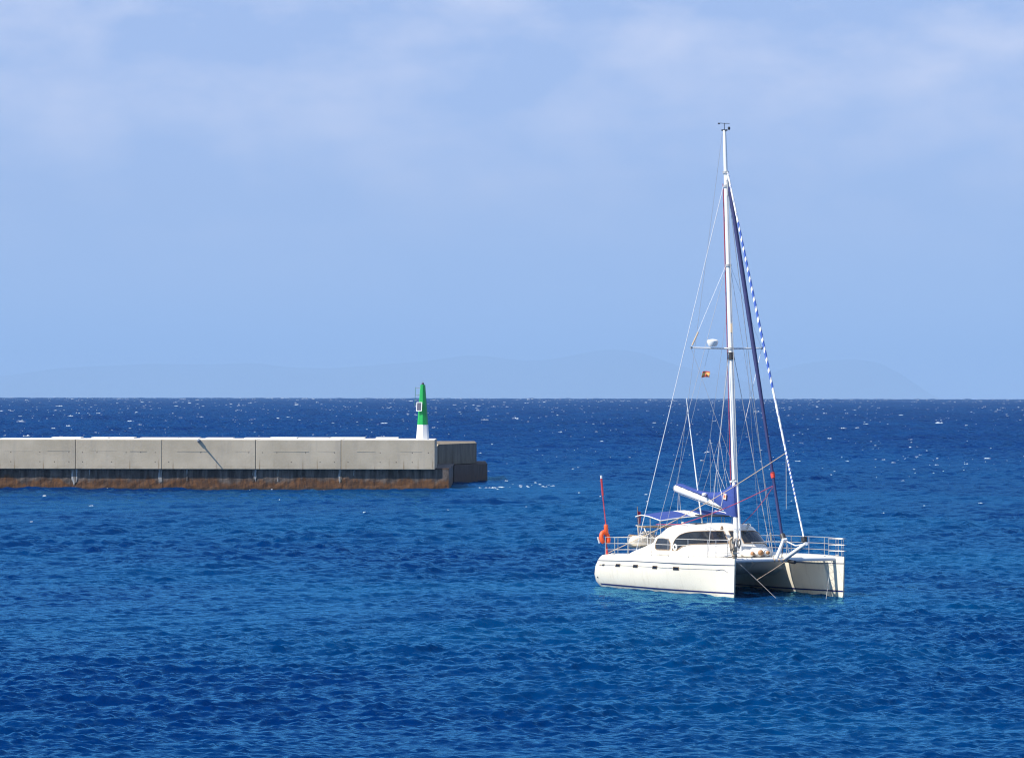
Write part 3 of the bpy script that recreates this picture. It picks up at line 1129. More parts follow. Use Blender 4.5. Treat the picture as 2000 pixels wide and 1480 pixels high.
# cockpit coamings running aft from the cabin
for sg in (-1, 1):
    rows = []
    for s, z in ((7.40, 2.12), (7.6, 1.98), (8.0, 1.84), (8.5, 1.70), (9.0, 1.58), (9.5, 1.46), (9.75, 1.36)):
        h = z - 1.30
        lean = 0.26 * h / 1.1
        to, ti = 2.11, 1.45
        rows.append([L(s, TC + sg * to, 1.28), L(s, TC + sg * (to - lean * 0.5), 1.30 + h * 0.5), L(s, TC + sg * (to - lean * 0.92), z - 0.05), L(s, TC + sg * (to - lean - 0.06), z),
                     L(s, TC + sg * (ti + 0.08), z), L(s, TC + sg * ti, z - 0.06), L(s, TC + sg * ti, 1.27)])
    V, F = grid_vf(rows)
    n = 7
    F.append(tuple(range(n)))
    F.append(tuple((len(rows) - 1) * n + i for i in range(n))[::-1])
    link_mesh('coaming', V, F, gelcoat, CAT, 40)
# stern cross seat
box('aft_seat', -4.85, -4.15, -1.7, 1.7, 1.2, 1.55, gelcoat, CAT, bevel=0.05)

# raised moulding ahead of the windscreen
rows = []
for k in range(13):
    u = -0.95 + 1.9 * k / 12
    top = cab_off(u, 1.87 - 0.40 * abs(u) ** 3, 0.02)
    mid = cab_off(u, 1.70 - 0.28 * abs(u) ** 3, 0.20 * (1 - u * u) + 0.05)
    low = cab_off(u, 1.38, 0.42 * (1 - u * u) + 0.04)
    rows.append([top, mid, low])
link_mesh('windscreen_moulding', *grid_vf(rows), gelcoat, CAT, 60)

# foredeck gear ------------------------------------------------------
tube('crossbeam', [L(0.42, -0.02, 1.415), L(0.40, 0.5, 1.42), L(0.38, TC, 1.43), L(0.40, 2 * TC - 0.5, 1.42), L(0.42, 2 * TC + 0.02, 1.415)], 0.085, alu_white, CAT, 14)
tube('bowsprit', [L(0.55, TC, 1.38), L(-0.4, TC, 1.74), L(-1.33, TC, 2.10)], [0.085, 0.085, 0.075], alu_white, CAT, 12)
tube('striker_leg', [L(0.40, TC - 0.36, 1.46), L(0.34, TC - 0.08, 2.18)], [0.085, 0.06], alu_white, CAT, 10)
tube('striker_leg', [L(0.40, TC + 0.30, 1.46), L(0.34, TC + 0.02, 2.18)], 0.032, alu_white, CAT, 8)
tube('striker_cap', [L(0.34, TC - 0.12, 2.19), L(0.34, TC + 0.06, 2.20)], 0.07, alu_white, CAT, 10)
tube('striker_stay', [L(0.36, TC - 0.05, 2.12), L(0.55, TC - 0.05, 1.45)], 0.018, dark_trim, CAT, 6)
tube('bowsprit_stay', [L(0.32, TC + 0.04, 2.14), L(-0.5, TC, 1.99), L(-1.25, TC, 2.09)], 0.025, rope_white, CAT, 6)
tube('anchor_roller', [L(0.2, TC + 0.1, 1.36), L(-0.15, TC + 0.16, 1.33)], 0.07, black, CAT, 10)
for k in range(4):
    tube('rope_lashing', [L(0.36 + 0.04 * k, TC - 0.55 + 0.2 * k, 1.49), L(0.28, TC - 0.5 + 0.2 * k, 1.42), L(0.36, TC - 0.46 + 0.2 * k, 1.34)], 0.035, rope_tan, CAT, 6)


def net_edge(s):
    return hb(min(1.0, s / 9.9), 1.40) + 0.13


def build_net():
    s0, s1 = 0.72, 3.02
    vfs = []
    wd = 0.0079
    z = 1.385
    for s in np.arange(s0, s1 + 1e-6, 0.023):
        a, b = net_edge(s), 2 * TC - net_edge(s)
        vfs.append(([L(s - wd, a, z), L(s + wd, a, z), L(s + wd, b, z), L(s - wd, b, z)], [(0, 1, 2, 3)]))
    for t in np.arange(net_edge(s0), 2 * TC - net_edge(s0) + 1e-6, 0.023):
        d = min(t, 2 * TC - t)
        e = s1
        while e > s0 and net_edge(e) > d:
            e -= 0.02
        if e > s0 + 0.05:
            vfs.append(([L(s0, t - wd, z - 0.004), L(s0, t + wd, z - 0.004), L(e, t + wd, z - 0.004), L(e, t - wd, z - 0.004)], [(0, 1, 2, 3)]))
    o = link_mesh('trampoline', *merge(*vfs), net_mat, CAT)
    # hem tape
    for sg in (0, 1):
        rows = [[], []]
        for s in np.linspace(s0, s1, 14):
            for q, e in ((0, net_edge(s)), (1, net_edge(s) + 0.06)):
                rows[q].append(L(s, e if sg == 0 else 2 * TC - e, z + 0.005))
        link_mesh('net_hem', *grid_vf(rows), net_mat, o)
    for s in (s0, s1 - 0.06):
        e = net_edge(s)
        link_mesh('net_hem', [L(s, e, z + 0.007), L(s + 0.06, e, z + 0.007), L(s + 0.06, 2 * TC - e, z + 0.007), L(s, 2 * TC - e, z + 0.007)], [(0, 1, 2, 3)], net_mat, o)
    # lacing zigzag to beam and hulls
    n_ = 34
    e = net_edge(s0)
    pts = [L(s0 + 0.02 if i % 2 else 0.46, e + (2 * TC - 2 * e) * i / n_, z + 0.01) for i in range(n_ + 1)]
    tube('net_lacing', pts, 0.007, rope_white, o, 4)
    for sg in (0, 1):
        pts = []
        for i in range(29):
            s = s0 + (s1 - s0) * i / 28
            e = net_edge(s) - (0.0 if i % 2 else 0.14)
            pts.append(L(s, e if sg == 0 else 2 * TC - e, z + 0.012))
        tube('net_lacing', pts, 0.007, rope_white, o, 4)


build_net()

# anchor bridle
tube('bridle_rope', [L(0.25, 0.28, 1.36), L(-0.3, 0.9, 0.62), L(-0.9, 1.5, -0.15)], 0.006, rope_white, CAT, 6)
tube('bridle_rope', [L(0.20, 2 * TC - 0.42, 1.30), L(-0.45, 2 * TC - 0.95, 0.6), L(-0.95, 2 * TC - 1.35, -0.15)], 0.006, rope_white, CAT, 6)
tube('anchor_rode', [L(0.28, TC + 0.0, 1.36), L(0.05, TC - 0.75, 1.02), L(-0.25, 0.88, 0.68)], 0.012, rope_tan, CAT, 6)

# mast and rig --------------------------------------------------------
ZT = 18.55


def ms(z):
    return 4.30 + (z - 1.42) * (1.08 / 17.36)


def M(z, ds=0.0, dt=0.0):
    return L(ms(z) + ds, TC + dt, z)


MAST = tube('mast', [M(1.40), M(5.0), M(10.0), M(15.5), M(17.2), M(ZT)], [0.105, 0.105, 0.102, 0.095, 0.085, 0.07], alu_white, CAT, 16, flat=0.9)
box('mast_foot', M(1.4).x - 0.16, M(1.4).x + 0.16, -0.16, 0.16, 1.36, 1.45, stainless, MAST, bevel=0.02)
for z in (4.45, 9.75, 13.1, 16.3, 16.85):
    tube('mast_band', [M(z - 0.05), M(z + 0.05)], 0.125, stainless, MAST, 14)
tube('masthead_crane', [M(ZT, -0.2), M(ZT + 0.02, 0.22)], 0.035, black, MAST, 6)
tube('wind_vane', [M(ZT), M(ZT + 0.3)], 0.014, black, MAST, 6)
tube('wind_vane', [M(ZT + 0.28, -0.12, 0.18), M(ZT + 0.28, 0.0, 0.0), M(ZT + 0.30, 0.10, -0.24)], 0.012, black, MAST, 6)
link_mesh('wind_cups', *lathe_vf([(0.02, 0), (0.05, 0.03), (0.04, 0.06)], 8, M(ZT + 0.24, 0.02, -0.24)), black, MAST, 40)
link_mesh('masthead_light', *lathe_vf([(0.03, 0), (0.05, 0.02), (0.05, 0.10), (0.02, 0.13)], 10, M(ZT + 0.02, -0.1, 0.15)), black, MAST, 40)
tube('steaming_light', [M(16.55, -0.14), M(16.75, -0.2)], 0.06, white_paint, MAST, 8)
tube('mast_fitting', [M(15.9, -0.13), M(16.5, -0.15)], 0.045, stainless, MAST, 8)
tube('mast_fitting', [M(9.3, -0.02), M(9.6, -0.02)], 0.12, dark_trim, MAST, 12)
tube('mast_fitting', [M(10.4, -0.11), M(10.75, -0.13)], 0.05, rope_tan, MAST, 8)
TIP = {}
for sg in (-1, 1):
    TIP[sg] = M(9.78, 0.35, sg * 1.62)
    spd = tube('spreader', [M(9.75, 0.02, sg * 0.08), TIP[sg]], [0.04, 0.028], alu_white, MAST, 8)
    tube('spreader_tip', [TIP[sg] - Vector((0, 0, 0.05)), TIP[sg] + Vector((0, 0, 0.05))], 0.05, galv, MAST, 8)
rc = M(9.80, 0.16, -0.74)
link_mesh('radar', *lathe_vf([(0.10, 0.03), (0.16, 0.05), (0.20, 0.12), (0.225, 0.20), (0.225, 0.26), (0.19, 0.30), (0.08, 0.325), (0.01, 0.33)], 20, rc), white_paint, MAST, 40)


def rig(name, a, b, r, m, mid=None):
    pts = [a, b]
    if mid is not None:
        pts = [a.lerp(b, k / 10) + Vector((0, 0, -mid * math.sin(math.pi * k / 10))) for k in range(11)]
    return tube(name, pts, r, m, CAT, 6)


CHS, CHP = L(7.0, -0.72, 1.42), L(7.0, 2 * TC + 0.72, 1.42)
rig('shroud', M(16.3, 0.05, -0.1), CHS, 0.015, wire_white)
rig('shroud', M(16.3, 0.05, 0.1), CHP, 0.015, wire)
tube('turnbuckle', [CHP.lerp(M(16.3), 0.035), CHP.lerp(M(16.3), 0.055)], 0.045, stainless, CAT, 8)
for sg in (-1, 1):
    rig('diamond_stay', M(13.1, 0.02, sg * 0.1), TIP[sg], 0.006, wire)
    rig('diamond_stay', TIP[sg], M(5.2, 0.02, sg * 0.1), 0.008, wire)
    rig('lower_shroud', M(9.6, -0.02, sg * 0.1), L(4.05, TC + sg * 1.45, 1.48), 0.015, wire)
    rig('intermediate_shroud', M(13.0, 0.02, sg * 0.1), L(6.2, TC + sg * 2.9, 1.42), 0.009, wire)
    rig('flag_halyard', TIP[sg] + (M(9.78) - TIP[sg]) * (0.46 if sg < 0 else 0.5), L(6.4, TC + sg * 2.2, 2.2), 0.006, wire)
tube('chafe_boot', [TIP[-1].lerp(M(13.1), 0.03), TIP[-1].lerp(M(13.1), 0.19)], 0.032, rope_tan, CAT, 6)
rig('halyard', M(16.4, 0.17, -0.05), M(4.3, 0.17, -0.08), 0.017, rope_red)
rig('halyard', M(16.2, 0.24, 0.02), M(4.3, 0.30, -0.02), 0.010, rope_red)
rig('halyard', M(16.9, -0.14, 0.0), M(1.9, -0.24, 0.02), 0.014, rope_white)
rig('halyard', M(4.4, -0.18, 0.03), M(1.5, -0.26, 0.06), 0.05, wire_white)
rig('topping_lift', M(ZT - 0.1, 0.2), L(9.35, TC, 4.22), 0.008, wire)
rig('mainsheet', L(9.2, TC - 0.03, 3.88), L(9.25, TC - 0.1, 2.0), 0.014, wire)
rig('mainsheet', L(9.3, TC + 0.06, 3.88), L(9.2, TC + 0.15, 2.0), 0.012, wire)
# lazy jacks
for sg in (-1, 1):
    k0 = L(6.15, TC + sg * 0.22, 6.1)
    rig('lazy_jack', M(11.0, 0.1, sg * 0.12), k0, 0.007, wire)
    for s_, z_ in ((5.35, 4.02), (6.2, 3.95), (7.4, 3.98)):
        rig('lazy_jack', k0, L(s_, TC + sg * 0.16, z_), 0.008, wire)
    k1 = L(5.6, TC + sg * 0.2, 4.9)
    rig('lazy_jack', k1, L(5.0, TC + sg * 0.16, 4.12), 0.007, wire)
    rig('lazy_jack', M(9.0, 0.1, sg * 0.1), k1, 0.007, wire)
    rig('lazy_jack', k1, L(6.0, TC + sg * 0.16, 3.96), 0.007, wire)
tube('whip_antenna', [L(7.18, TC, 2.62), L(7.2 + 0.28, TC, 3.6), L(8.6, TC, 7.75)], [0.034, 0.03, 0.010], white_paint, CAT, 8)

# furled headsails
ga, gb = M(16.25, -0.28), L(0.62, TC, 2.42)
pts = [ga.lerp(gb, k / 24) for k in range(25)]
rad = [0.058 + 0.032 * math.sin(math.pi * min(1, (k + 2) / 20)) + 0.004 * math.sin(k * 2.3) for k in range(25)]
GEN = tube('furled_genoa', pts, rad, sail_navy, CAT, 10)
qa, qb = ga.lerp(gb, 0.826), ga.lerp(gb, 0.842)
tube('clew_patch', [qa, qa.lerp(qb, 0.5), qb], [0.085, 0.092, 0.075], mat('clew_red', (0.62, 0.05, 0.03), 0.7), GEN, 10)
tube('furling_drum', [L(0.58, TC, 2.40), L(0.45, TC, 2.22)], 0.11, dark_trim, CAT, 12)


def spiral_sail(name, a, b, r, parent):
    n_, seg = 420, 10
    V, F, fm = [], [], []
    ax = (b - a)
    ln = ax.length
    t = ax.normalized()
    sd = t.cross(Vector((0, 1, 0))).normalized()
    up = sd.cross(t).normalized()
    for i in range(n_ + 1):
        q = i / n_
        rr = r * (0.75 + 0.35 * math.sin(math.pi * min(1, q * 1.15))) * (1 + 0.05 * math.sin(i * 0.9))
        for k in range(seg):
            an = 2 * math.pi * k / seg
            V.append(a + ax * q + sd * (math.cos(an) * rr) + up * (math.sin(an) * rr))
    turn = 0.0
    for i in range(n_):
        q = i / n_
        d = q * ln
        if q < 0.14 or 0.60 < q < 0.765:
            pitch, duty = 0.62, 0.90
        elif q < 0.60:
            pitch, duty = 0.44, 0.36
        elif q < 0.90:
            pitch, duty = 0.17, 0.62
        else:
            pitch, duty = 0.4, 0.95
        turn += (ln / n_) / pitch
        for k in range(seg):
            x0 = i * seg + k
            x1 = i * seg + (k + 1) % seg
            F.append((x0, x1, x1 + seg, x0 + seg))
            fm.append(0 if ((turn + k / seg) % 1.0) < duty else 1)
    F.append(tuple(range(seg))[::-1]); fm.append(0)
    F.append(tuple(n_ * seg + k for k in range(seg))); fm.append(0)
    return link_mesh(name, V, F, None, parent, 60, mats=[sail_white, sail_blue], fmat=fm)


sa, sb = M(16.85, -0.16), L(-1.13, TC, 2.36)
spiral_sail('furled_gennaker', sa, sb, 0.047, CAT)
tube('furling_drum', [L(-1.15, TC, 2.34), L(-1.20, TC, 2.18)], 0.12, black, CAT, 12)

# sheets
cl = sa.lerp(sb, 0.775)
rig('gennaker_sheet', cl, L(9.9, -0.45, 1.42), 0.014, rope_tan, 0.22)
rig('gennaker_sheet', cl, L(0.6, TC + 0.2, 3.4), 0.012, rope_white)
gc = ga.lerp(gb, 0.862)
rig('genoa_sheet', gc, L(6.55, TC - 1.35, 2.66), 0.014, rope_red, 0.10)
rig('genoa_sheet', L(6.5, TC - 1.35, 2.66), L(8.0, TC - 1.7, 2.62), 0.016, rope_red)
rig('genoa_sheet', gc, L(6.0, TC + 1.2, 2.66), 0.012, rope_red, 0.10)

# boom, sail cover
BA, BB = L(4.60, TC, 3.30), L(9.42, TC, 4.05)
BOOM = tube('boom', [BA, BA.lerp(BB, 0.5), BA.lerp(BB, 0.98), BB], [0.11, 0.15, 0.175, 0.15], alu_white, CAT, 14, flat=0.85)
tube('boom_end_cap', [BB - Vector((0.05, 0, 0)), BB - Vector((0.12, 0, -0.015))], [0.15, 0.11], white_paint, BOOM, 14)
tube('reef_line', [BA + Vector((-0.1, 0, -0.16)), BB + Vector((0.2, 0, -0.24))], 0.014, rope_white, BOOM, 6)
tube('boom_track', [BA.lerp(BB, 0.2) + Vector((0, 0, -0.14)), BB + Vector((0.25, 0, -0.16))], 0.03, black, BOOM, 6)
rows = []
for i, s in enumerate(np.linspace(4.28, 9.30, 34)):
    zt = np.interp(s, [4.12, 4.45, 4.8, 5.2, 5.8, 6.8, 7.6, 8.4, 9.1, 9.3], [4.40, 4.40, 4.26, 4.10, 3.98, 3.96, 4.03, 4.14, 4.27, 4.24])
    zb = np.interp(s, [4.12, 4.45, 4.9, 5.4, 6.5, 9.3], [2.98, 3.00, 3.14, 3.42, 3.72, 4.17])
    w_ = np.interp(s, [4.28, 4.36, 4.5, 5.0, 6.0, 9.3], [0.05, 0.17, 0.20, 0.21, 0.20, 0.13]) + 0.012 * math.sin(i * 1.7)
    rows.append([L(s, TC - w_ * 0.75, zb), L(s, TC - w_, zb + (zt - zb) * 0.35), L(s, TC - w_ * 0.72, zb + (zt - zb) * 0.8), L(s, TC - 0.04, zt - 0.02 + 0.012 * math.sin(i * 2.9)),
                 L(s, TC + 0.04, zt - 0.02), L(s, TC + w_ * 0.72, zb + (zt - zb) * 0.8), L(s, TC + w_, zb + (zt - zb) * 0.35), L(s, TC + w_ * 0.75, zb)])
V, F = grid_vf(rows)
n = 8
for j in range(len(rows) - 1):
    F.append((j * n + n - 1, j * n, (j + 1) * n, (j + 1) * n + n - 1))
F.append(tuple(range(n)))
F.append(tuple((len(rows) - 1) * n + i for i in range(n))[::-1])
BAG = link_mesh('sail_cover', V, F, canvas_blue, CAT, 60)
BAG['label'] = 'blue canvas sail cover laced along the boom'
# white seam, zip cord, sailmaker patch, head fitting
seam = []
for k in range(9):
    a = k / 8
    s = 5.55 - 0.62 * math.sin(a * math.pi * 0.55)
    seam.append(L(5.35 - 0.25 * math.cos((a - 0.5) * 2.2) + 0.18 * (a - 0.5), TC - 0.245 + 0.05 * a, 3.42 + 0.66 * a))
tube('cover_seam', seam, 0.012, sail_white, BAG, 6)
link_mesh('sailmaker_patch', [L(4.98, TC - 0.245, 3.70), L(4.76, TC - 0.245, 3.68), L(4.76, TC - 0.225, 3.92), L(4.98, TC - 0.225, 3.94)], [(0, 1, 2, 3)], mat('patch', (0.80, 0.50, 0.38), 0.7), BAG)
link_mesh('sailmaker_mark', [L(4.92, TC - 0.252, 3.76), L(4.82, TC - 0.252, 3.75), L(4.82, TC - 0.238, 3.86), L(4.92, TC - 0.238, 3.87)], [(0, 1, 2, 3)], mat('patch_red', (0.65, 0.12, 0.06), 0.7), BAG)
link_mesh('lazy_block', *lathe_vf([(0.05, -0.06), (0.10, -0.03), (0.10, 0.03), (0.05, 0.06)], 12, L(6.55, TC - 0.26, 3.86)), white_paint, BAG, 40)
tube('cover_tape', [L(4.2, TC - 0.19, 4.38), L(4.3, TC, 4.43), L(4.6, TC - 0.14, 4.40)], 0.035, sail_white, BAG, 6)

# bimini ----------------------------------------------------------------
bs = np.linspace(7.55, 9.75, 10)


def bz(s, t):
    e = (t - TC) / 1.72
    return np.interp(s, [7.55, 8.6, 9.3, 9.75], [2.95, 3.10, 3.14, 3.06]) - 0.10 * e * e + 0.07 * e


BIM = []
for t0, t1, m_, nm in ((TC - 1.72, TC - 0.27, canvas_blue, 'bimini_canvas'), (TC - 0.268, TC + 0.268, sail_white, 'bimini_strip'), (TC + 0.27, TC + 1.72, canvas_blue, 'bimini_canvas')):
    tt = np.linspace(t0, t1, 8)
    up_ = [[L(s, t, bz(s, t)) for s in bs] for t in tt]
    lo_ = [[L(s, t, bz(s, t) - 0.03) for s in bs] for t in tt]
    v1, f1 = grid_vf(up_)
    v2, f2 = grid_vf(lo_)
    BIM.append(link_mesh(nm, *merge((v1, f1), (v2, f2)), m_, CAT, 60))
edge = [L(s, TC - 1.73, bz(s, TC - 1.72)) for s in bs] + [L(9.76, t, bz(9.75, t)) for t in np.linspace(TC - 1.6, TC + 1.6, 10)] + [L(s, TC + 1.73, bz(s, TC + 1.72)) for s in bs[::-1]] + [L(7.54, t, bz(7.55, t)) for t in np.linspace(TC + 1.6, TC - 1.6, 10)]
edge.append(edge[0])
tube('bimini_piping', edge, 0.020, sail_white, CAT, 6)
for s_, t_ in ((7.7, -1.66), (8.6, -1.66), (9.6, -1.66), (7.7, 1.66), (8.6, 1.66), (9.6, 1.66)):
    zb = 1.75 if s_ < 8 else (1.6 if s_ < 9 else 1.38)
    tube('bimini_pole', [L(s_ + 0.02, TC + t_ * 0.98, zb), L(s_, TC + t_, bz(s_, TC + t_) - 0.02)], 0.016, stainless, CAT, 6)
# dark solar tray ahead of the bimini
tray = box('solar_tray', -0.36, 0.36, -0.62, 0.62, -0.02, 0.02, black, CAT)
tray.location = L(7.0, TC + 0.35, 2.98)
tray.rotation_euler = (0, R(4), 0)
for dt in (-0.4, 0.9):
    tube('tray_leg', [L(6.9, TC + 0.35 + dt * 0.6, 2.62), L(7.0, TC + 0.35 + dt * 0.6, 2.97)], 0.015, stainless, CAT, 6)

# lifelines and rails -----------------------------------------------------
def edge_t(s, sg):
    u = max(0.0, min(1.0, (s + 0.06) / 9.96))
    b = hb(u, 1.40) - 0.06
    return (-b if sg < 0 else 2 * TC + b), hz(u, 1.40)


for sg in (-1, 1):
    st = [1.3, 2.7, 4.1, 5.55, 7.6, 8.7] if sg > 0 else [1.4, 2.6, 4.1, 5.55, 7.6]
    for s in st:
        t, z = edge_t(s, sg)
        tube('stanchion', [L(s, t, z), L(s, t, z + 0.76)], 0.014, stainless, CAT, 6)
        link_mesh('stanchion_base', *lathe_vf([(0.05, 0.0), (0.045, 0.035), (0.02, 0.06)], 8, L(s, t, z - 0.005)), stainless, CAT, 40)
    for h in (0.25, 0.50, 0.745):
        pts = []
        for s in np.linspace(0.9, 8.9, 18):
            t, z = edge_t(s, sg)
            pts.append(L(s, t, z + h))
        tube('lifeline', pts, 0.010 if sg < 0 else 0.013, rope_white if sg < 0 else stainless, CAT, 5)
    # bow pulpit: three tiers that wrap round the stem
    for h in (0.26, 0.50, 0.75):
        pts = []
        for s in (1.0, 0.7, 0.35, 0.10):
            t, z = edge_t(s, sg)
            pts.append(L(s, t, z + h))
        tm = 0.0 if sg < 0 else 2 * TC
        z = hz(0, 1.4)
        pts += [L(-0.10, tm + sg * 0.05, z + h), L(-0.13, tm - sg * 0.04, z + h), L(0.02, tm - sg * 0.22, z + h), L(0.6, tm - sg * 0.34, z + h - 0.01)]
        tube('pulpit_rail', pts, 0.017, stainless, CAT, 6)
    for s, off_ in ((0.95, 1), (0.35, 1), (-0.02, 1), (0.6, -1)):
        t, z = edge_t(max(s, 0), sg)
        tm = 0.0 if sg < 0 else 2 * TC
        tt = t if off_ > 0 else tm - sg * 0.33
        if s < 0:
            tt = tm - sg * 0.02
        tube('pulpit_post', [L(max(s, 0.02), tt, z), L(s, tt, z + 0.75)], 0.015, stainless, CAT, 6)
    # stern pushpit
    for h in (0.25, 0.50, 0.76):
        pts = []
        for s in (8.8, 9.3, 9.8):
            t, z = edge_t(s, sg)
            pts.append(L(s, t, z + h))
        tm = 0.0 if sg < 0 else 2 * TC
        pts += [L(9.92, tm + sg * 0.4, 1.3 + h), L(9.92, tm - sg * 0.55, 1.3 + h)]
        tube('pushpit_rail', pts, 0.014, stainless, CAT, 6)
    for s, t in ((8.8, None), (9.8, None), (9.92, 0.0), (9.92, -0.5)):
        if t is None:
            t_, z = edge_t(s, sg)
        else:
            t_, z = (0.0 if sg < 0 else 2 * TC) + sg * t, 1.30
        tube('pushpit_post', [L(s, t_, z), L(s, t_, z + 0.76)], 0.015, stainless, CAT, 6)
    # deck cleats
    for s in (0.75, 5.0, 9.2):
        t, z = edge_t(s, sg)
        tube('cleat', [L(s - 0.12, t - sg * 0.10, z + 0.09), L(s + 0.12, t - sg * 0.10, z + 0.09)], 0.02, stainless, CAT, 6)
# low rail across the foredeck
tube('foredeck_rail', [L(3.55, TC + 0.25, 2.0), L(3.45, TC + 1.0, 2.0), L(3.6, TC + 1.9, 1.97)], 0.014, stainless, CAT, 6)
for t_ in (0.27, 0.72, 1.15, 1.85):
    tube('foredeck_post', [L(3.5, TC + t_, 1.40), L(3.5, TC + t_, 1.99)], 0.013, stainless, CAT, 6)
# stern davits and bar
for t_ in (1.15, 3.6):
    tube('davit', [L(9.4, t_, 1.25), L(9.5, t_, 2.1), L(9.8, t_, 2.43), L(10.5, t_, 2.50)], 0.035, stainless, CAT, 8)
tube('davit_bar', [L(9.8, 0.85, 2.47), L(9.8, 2.1, 2.46), L(9.8, 3.9, 2.47)], [0.035, 0.055, 0.04], rope_tan, CAT, 8)
tube('davit_fall', [L(10.4, 1.15, 2.48), L(10.2, 1.1, 2.05)], 0.012, rope_white, CAT, 5)
tube('davit_fall', [L(10.4, 3.6, 2.48), L(10.2, 3.5, 2.05)], 0.012, rope_white, CAT, 5)


# ------------------------------------------------------------------ things carried on the boat
def carried(name, s, t, z, label, cat, group=None):
    o = empty(name, boat_world(s, t, z), TH - math.pi / 2)
    return tag(o, label, cat, group)


def B(s, t, z):
    """offset in the boat's directions: aft, to port, up"""
    return Vector((-s, t, z))


# inflatable dinghy athwartships on the davits
DG = carried('dinghy', 10.15, 0.45, 1.68, 'pale inflatable dinghy slung from the stern davits of the catamaran', 'dinghy')
for ds, nm in ((-0.42, 'tube'), (0.42, 'tube')):
    pts = [B(ds, t + (0.0 if ds < 0 else 0.35), 0.22 if ds < 0 else 0.10) for t in (0.0, 0.06, 0.16, 0.4, 1.0, 1.8, 2.5)] + [B(ds * 0.85, 2.8, 0.26), B(ds * 0.45, 3.05, 0.32), B(0.02 * (1 if ds > 0 else -1), 3.12, 0.34)]
    tube('float_tube', pts, [0.05, 0.15, 0.205, 0.225, 0.225, 0.225, 0.22, 0.21, 0.20, 0.19], hypalon, DG, 14)
    for t in (0.45, 1.3, 2.1):
        v, f = tube_vf([B(ds + 0.232 * math.cos(a), t, 0.22 + 0.232 * math.sin(a)) for a in np.linspace(0, 2 * math.pi, 15)], 0.012, 5)
        link_mesh('grab_strap', v, f, rope_white, DG, 50)
box('floor', -0.42, 0.42, 0.3, 2.9, 0.06, 0.10, galv, DG)
box('transom', -0.30, 0.30, 0.36, 0.40, 0.08, 0.46, gasket, DG)
box('thwart', -0.40, 0.40, 1.45, 1.70, 0.33, 0.36, gasket, DG)
# ropes and small gear heaped on it
HEAP = carried('rope_heap', 9.75, 1.20, 1.98, 'tangled pale ropes heaped above the dinghy at the stern', 'ropes')
pts = [B(0.25 * math.sin(k * 1.9) - 0.1, 0.32 * math.cos(k * 1.3) + 0.05 * k / 8, 0.15 + 0.16 * math.sin(k * 0.9)) for k in range(26)]
tube('coil', pts, 0.022, rope_white, HEAP, 5)
ob = carried('life_jacket_bag', 9.5, 1.95, 1.95, 'small orange bag on the stern rail under the blue awning', 'bag')
v, f = lathe_vf([(0.10, 0.0), (0.17, 0.05), (0.18, 0.2), (0.14, 0.3), (0.05, 0.33)], 10)
link_mesh('bag_body', [(a, b * 0.8, c) for a, b, c in v], f, orange, ob, 40)
tube('strap', [(0, -0.05, 0.32), (0, 0, 0.42), (0, 0.05, 0.32)], 0.012, dark_trim, ob, 5)

# dan buoy pole with its float
DB = carried('dan_buoy', 10.0, -0.46, 1.36, 'tall red dan buoy pole with orange float on the starboard quarter', 'dan buoy')
tube('pole', [B(0, 0.0, 0.0), B(0, -0.06, 1.25), B(0, -0.20, 2.4)], 0.022, red_pole, DB, 8)
tube('pole_sleeve', [B(0, -0.195, 2.4), B(0, -0.265, 3.10)], 0.042, red_pole, DB, 8)
tube('pole_light', [B(0, -0.266, 3.10), B(0, -0.275, 3.22)], 0.04, white_paint, DB, 8)
tube('float', [B(0, -0.03, 0.85), B(0, -0.035, 0.90), B(0, -0.05, 1.18), B(0, -0.052, 1.22)], [0.06, 0.085, 0.085, 0.06], orange, DB, 12)
tube('pole_weight', [B(0, 0, 0.0), B(0, -0.01, 0.28)], 0.045, red_pole, DB, 8)
# horseshoe lifebuoy
HB = carried('horseshoe_buoy', 10.02, -0.55, 1.70, 'orange horseshoe lifebuoy hanging on the stern rail beneath the dan buoy', 'lifebuoy')
pts = []
for k in range(15):
    a = R(-55 + 290 * k / 14)
    pts.append(B(0.04 * math.sin(a), 0.155 * math.cos(a) - 0.02 * math.sin(a), 0.32 + 0.24 * math.sin(a)))
tube('ring', pts, [0.075] + [0.092] * 13 + [0.075], orange, HB, 10)
tube('light_tube', [B(0.05, -0.22, 0.12), B(0.05, -0.30, 0.36)], 0.038, white_paint, HB, 8)

# fenders on the foredeck, ends towards the bow
for k, (t_, s_, lb) in enumerate(((TC + 0.20, 3.78, 'white fender nearest the mast, lying on the foredeck'), (TC + 0.56, 3.74, 'middle white fender with large brown end on the foredeck'),
                                  (TC + 0.95, 3.86, 'white fender farthest from the mast, lying on the foredeck'))):
    FD = carried('fender', s_, t_, 1.41, lb, 'fender', 'fenders on the foredeck')
    r = (0.15, 0.18, 0.17)[k]
    tube('fender_body', [B(-0.40, 0, r), B(-0.36, 0, r), B(-0.26, 0, r), B(0.18, 0, r), B(0.28, 0, r)], [r * 0.45, r * 0.8, r, r, r * 0.6], fender_white, FD, 14)
    tube('fender_eye', [B(-0.52, 0, r), B(-0.47, 0, r), B(-0.395, 0, r)], [r * 0.3, r * (0.5, 0.62, 0.42)[k], r * (0.5, 0.62, 0.42)[k]], fender_tip, FD, 10)
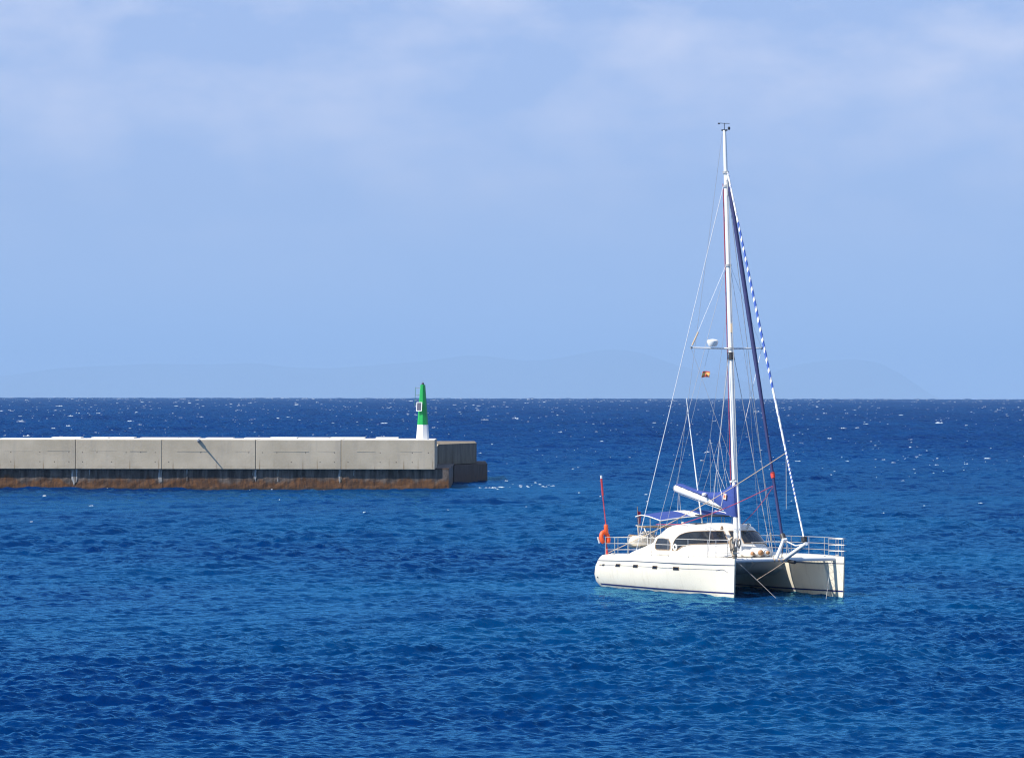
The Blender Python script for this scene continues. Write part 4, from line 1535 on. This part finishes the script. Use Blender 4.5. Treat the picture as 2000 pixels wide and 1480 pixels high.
# rolled bundle and coiled lines on the starboard pulpit
RB = carried('rolled_bundle', 0.02, 0.02, 1.50, 'tan rolled bundle strapped upright to the starboard bow pulpit', 'bundle')
tube('roll', [B(0, 0, 0.0), B(0, 0, 0.03), B(0.01, 0, 0.2), B(0, 0.01, 0.42), B(0, 0, 0.46)], [0.07, 0.095, 0.10, 0.09, 0.06], rope_tan, RB, 12)
for z in (0.1, 0.32):
    tube('strap', [B(0.105 * math.cos(a), 0.105 * math.sin(a), z) for a in np.linspace(0, 2 * math.pi, 13)], 0.012, dark_trim, RB, 5)
RC = carried('rope_coil', 0.04, 0.0, 1.98, 'pale rope coils hanging over the starboard bow pulpit', 'ropes')
for j in range(5):
    ox, oy, h, w_ = (-0.08, 0.06, 0.0, 0.1, -0.02)[j], (-0.16, -0.05, 0.05, 0.14, 0.22)[j], (0.50, 0.62, 0.42, 0.55, 0.36)[j], (0.07, 0.06, 0.09, 0.06, 0.05)[j]
    pts = [B(ox + 0.03 * math.sin(a * 3 + j), oy + w_ * math.cos(a), 0.22 - h * 0.28 + h * 0.5 * math.sin(a)) for a in np.linspace(0, 4 * math.pi, 25)]
    tube('coil', pts, 0.030, (rope_tan, rope_tan, rope_white, rope_tan, rope_tan)[j], RC, 5)


# flags
def flag(name, P0, u, v, nu, nv, colour, parent, mats):
    V, F, fm = [], [], []
    for j in range(nv + 1):
        for i in range(nu + 1):
            a, b = i / nu, j / nv
            p = P0 + u * a + v * b
            p = p + Vector((0.03 * math.sin(a * 7 + b * 2), 0.045 * math.sin(a * 6.5 + b) * (0.4 + a), 0.02 * math.sin(a * 5)))
            V.append(p)
    for j in range(nv):
        for i in range(nu):
            q = j * (nu + 1) + i
            F.append((q, q + 1, q + nu + 2, q + nu + 1))
            fm.append(colour(i / nu, j / nv))
    return link_mesh(name, V, F, None, parent, 70, mats=mats, fmat=fm)


fl = TIP[-1] + (M(9.78) - TIP[-1]) * 0.46
FLG = carried('courtesy_flag', 5.0 - fl.x, fl.y + TC, 8.58, 'small red and yellow flag flying below the left spreader', 'flag')
flag('cloth', Vector((0, 0, 0)), B(0.12, -0.32, 0.02), Vector((0, 0, 0.24)), 14, 8, lambda a, b: 1 if 0.25 <= b < 0.75 else 0, FLG, [flag_red, flag_yellow])
link_mesh('emblem', *lathe_vf([(0.045, 0.0), (0.045, 0.07), (0.02, 0.085)], 8, B(0.05, -0.13, 0.07)), flag_red, FLG)
EN = carried('ensign', 9.9, 0.95, 1.95, 'dark red ensign hanging limp on its staff at the stern', 'flag')
tube('staff', [B(0, 0, 0), B(0.12, 0.0, 1.35)], 0.013, gasket, EN, 6)
flag('cloth', B(0.11, 0.0, 0.72), B(0.10, 0.16, -0.08), B(0.0, -0.02, 0.50), 8, 10, lambda a, b: 0, EN, [ensign_red])

# ------------------------------------------------------------------ haze: one even body of sea air round everything
m, n_, l_, b_ = nodes_of('sea_air')
n_.remove(b_)
pv = mk(n_, 'ShaderNodeVolumePrincipled')
pv.inputs['Density'].default_value = 5.0e-5
pv.inputs['Color'].default_value = (0.355, 0.505, 0.675, 1)
pv.inputs['Anisotropy'].default_value = 0.0
l_.new(pv.outputs[0], n_['Material Output'].inputs['Volume'])
hz_o = box('haze', -40000, 40000, -15000, 68000, -130, 610, m)
hz_o['kind'] = 'stuff'
hz_o['label'] = 'pale blue sea haze over the whole view'
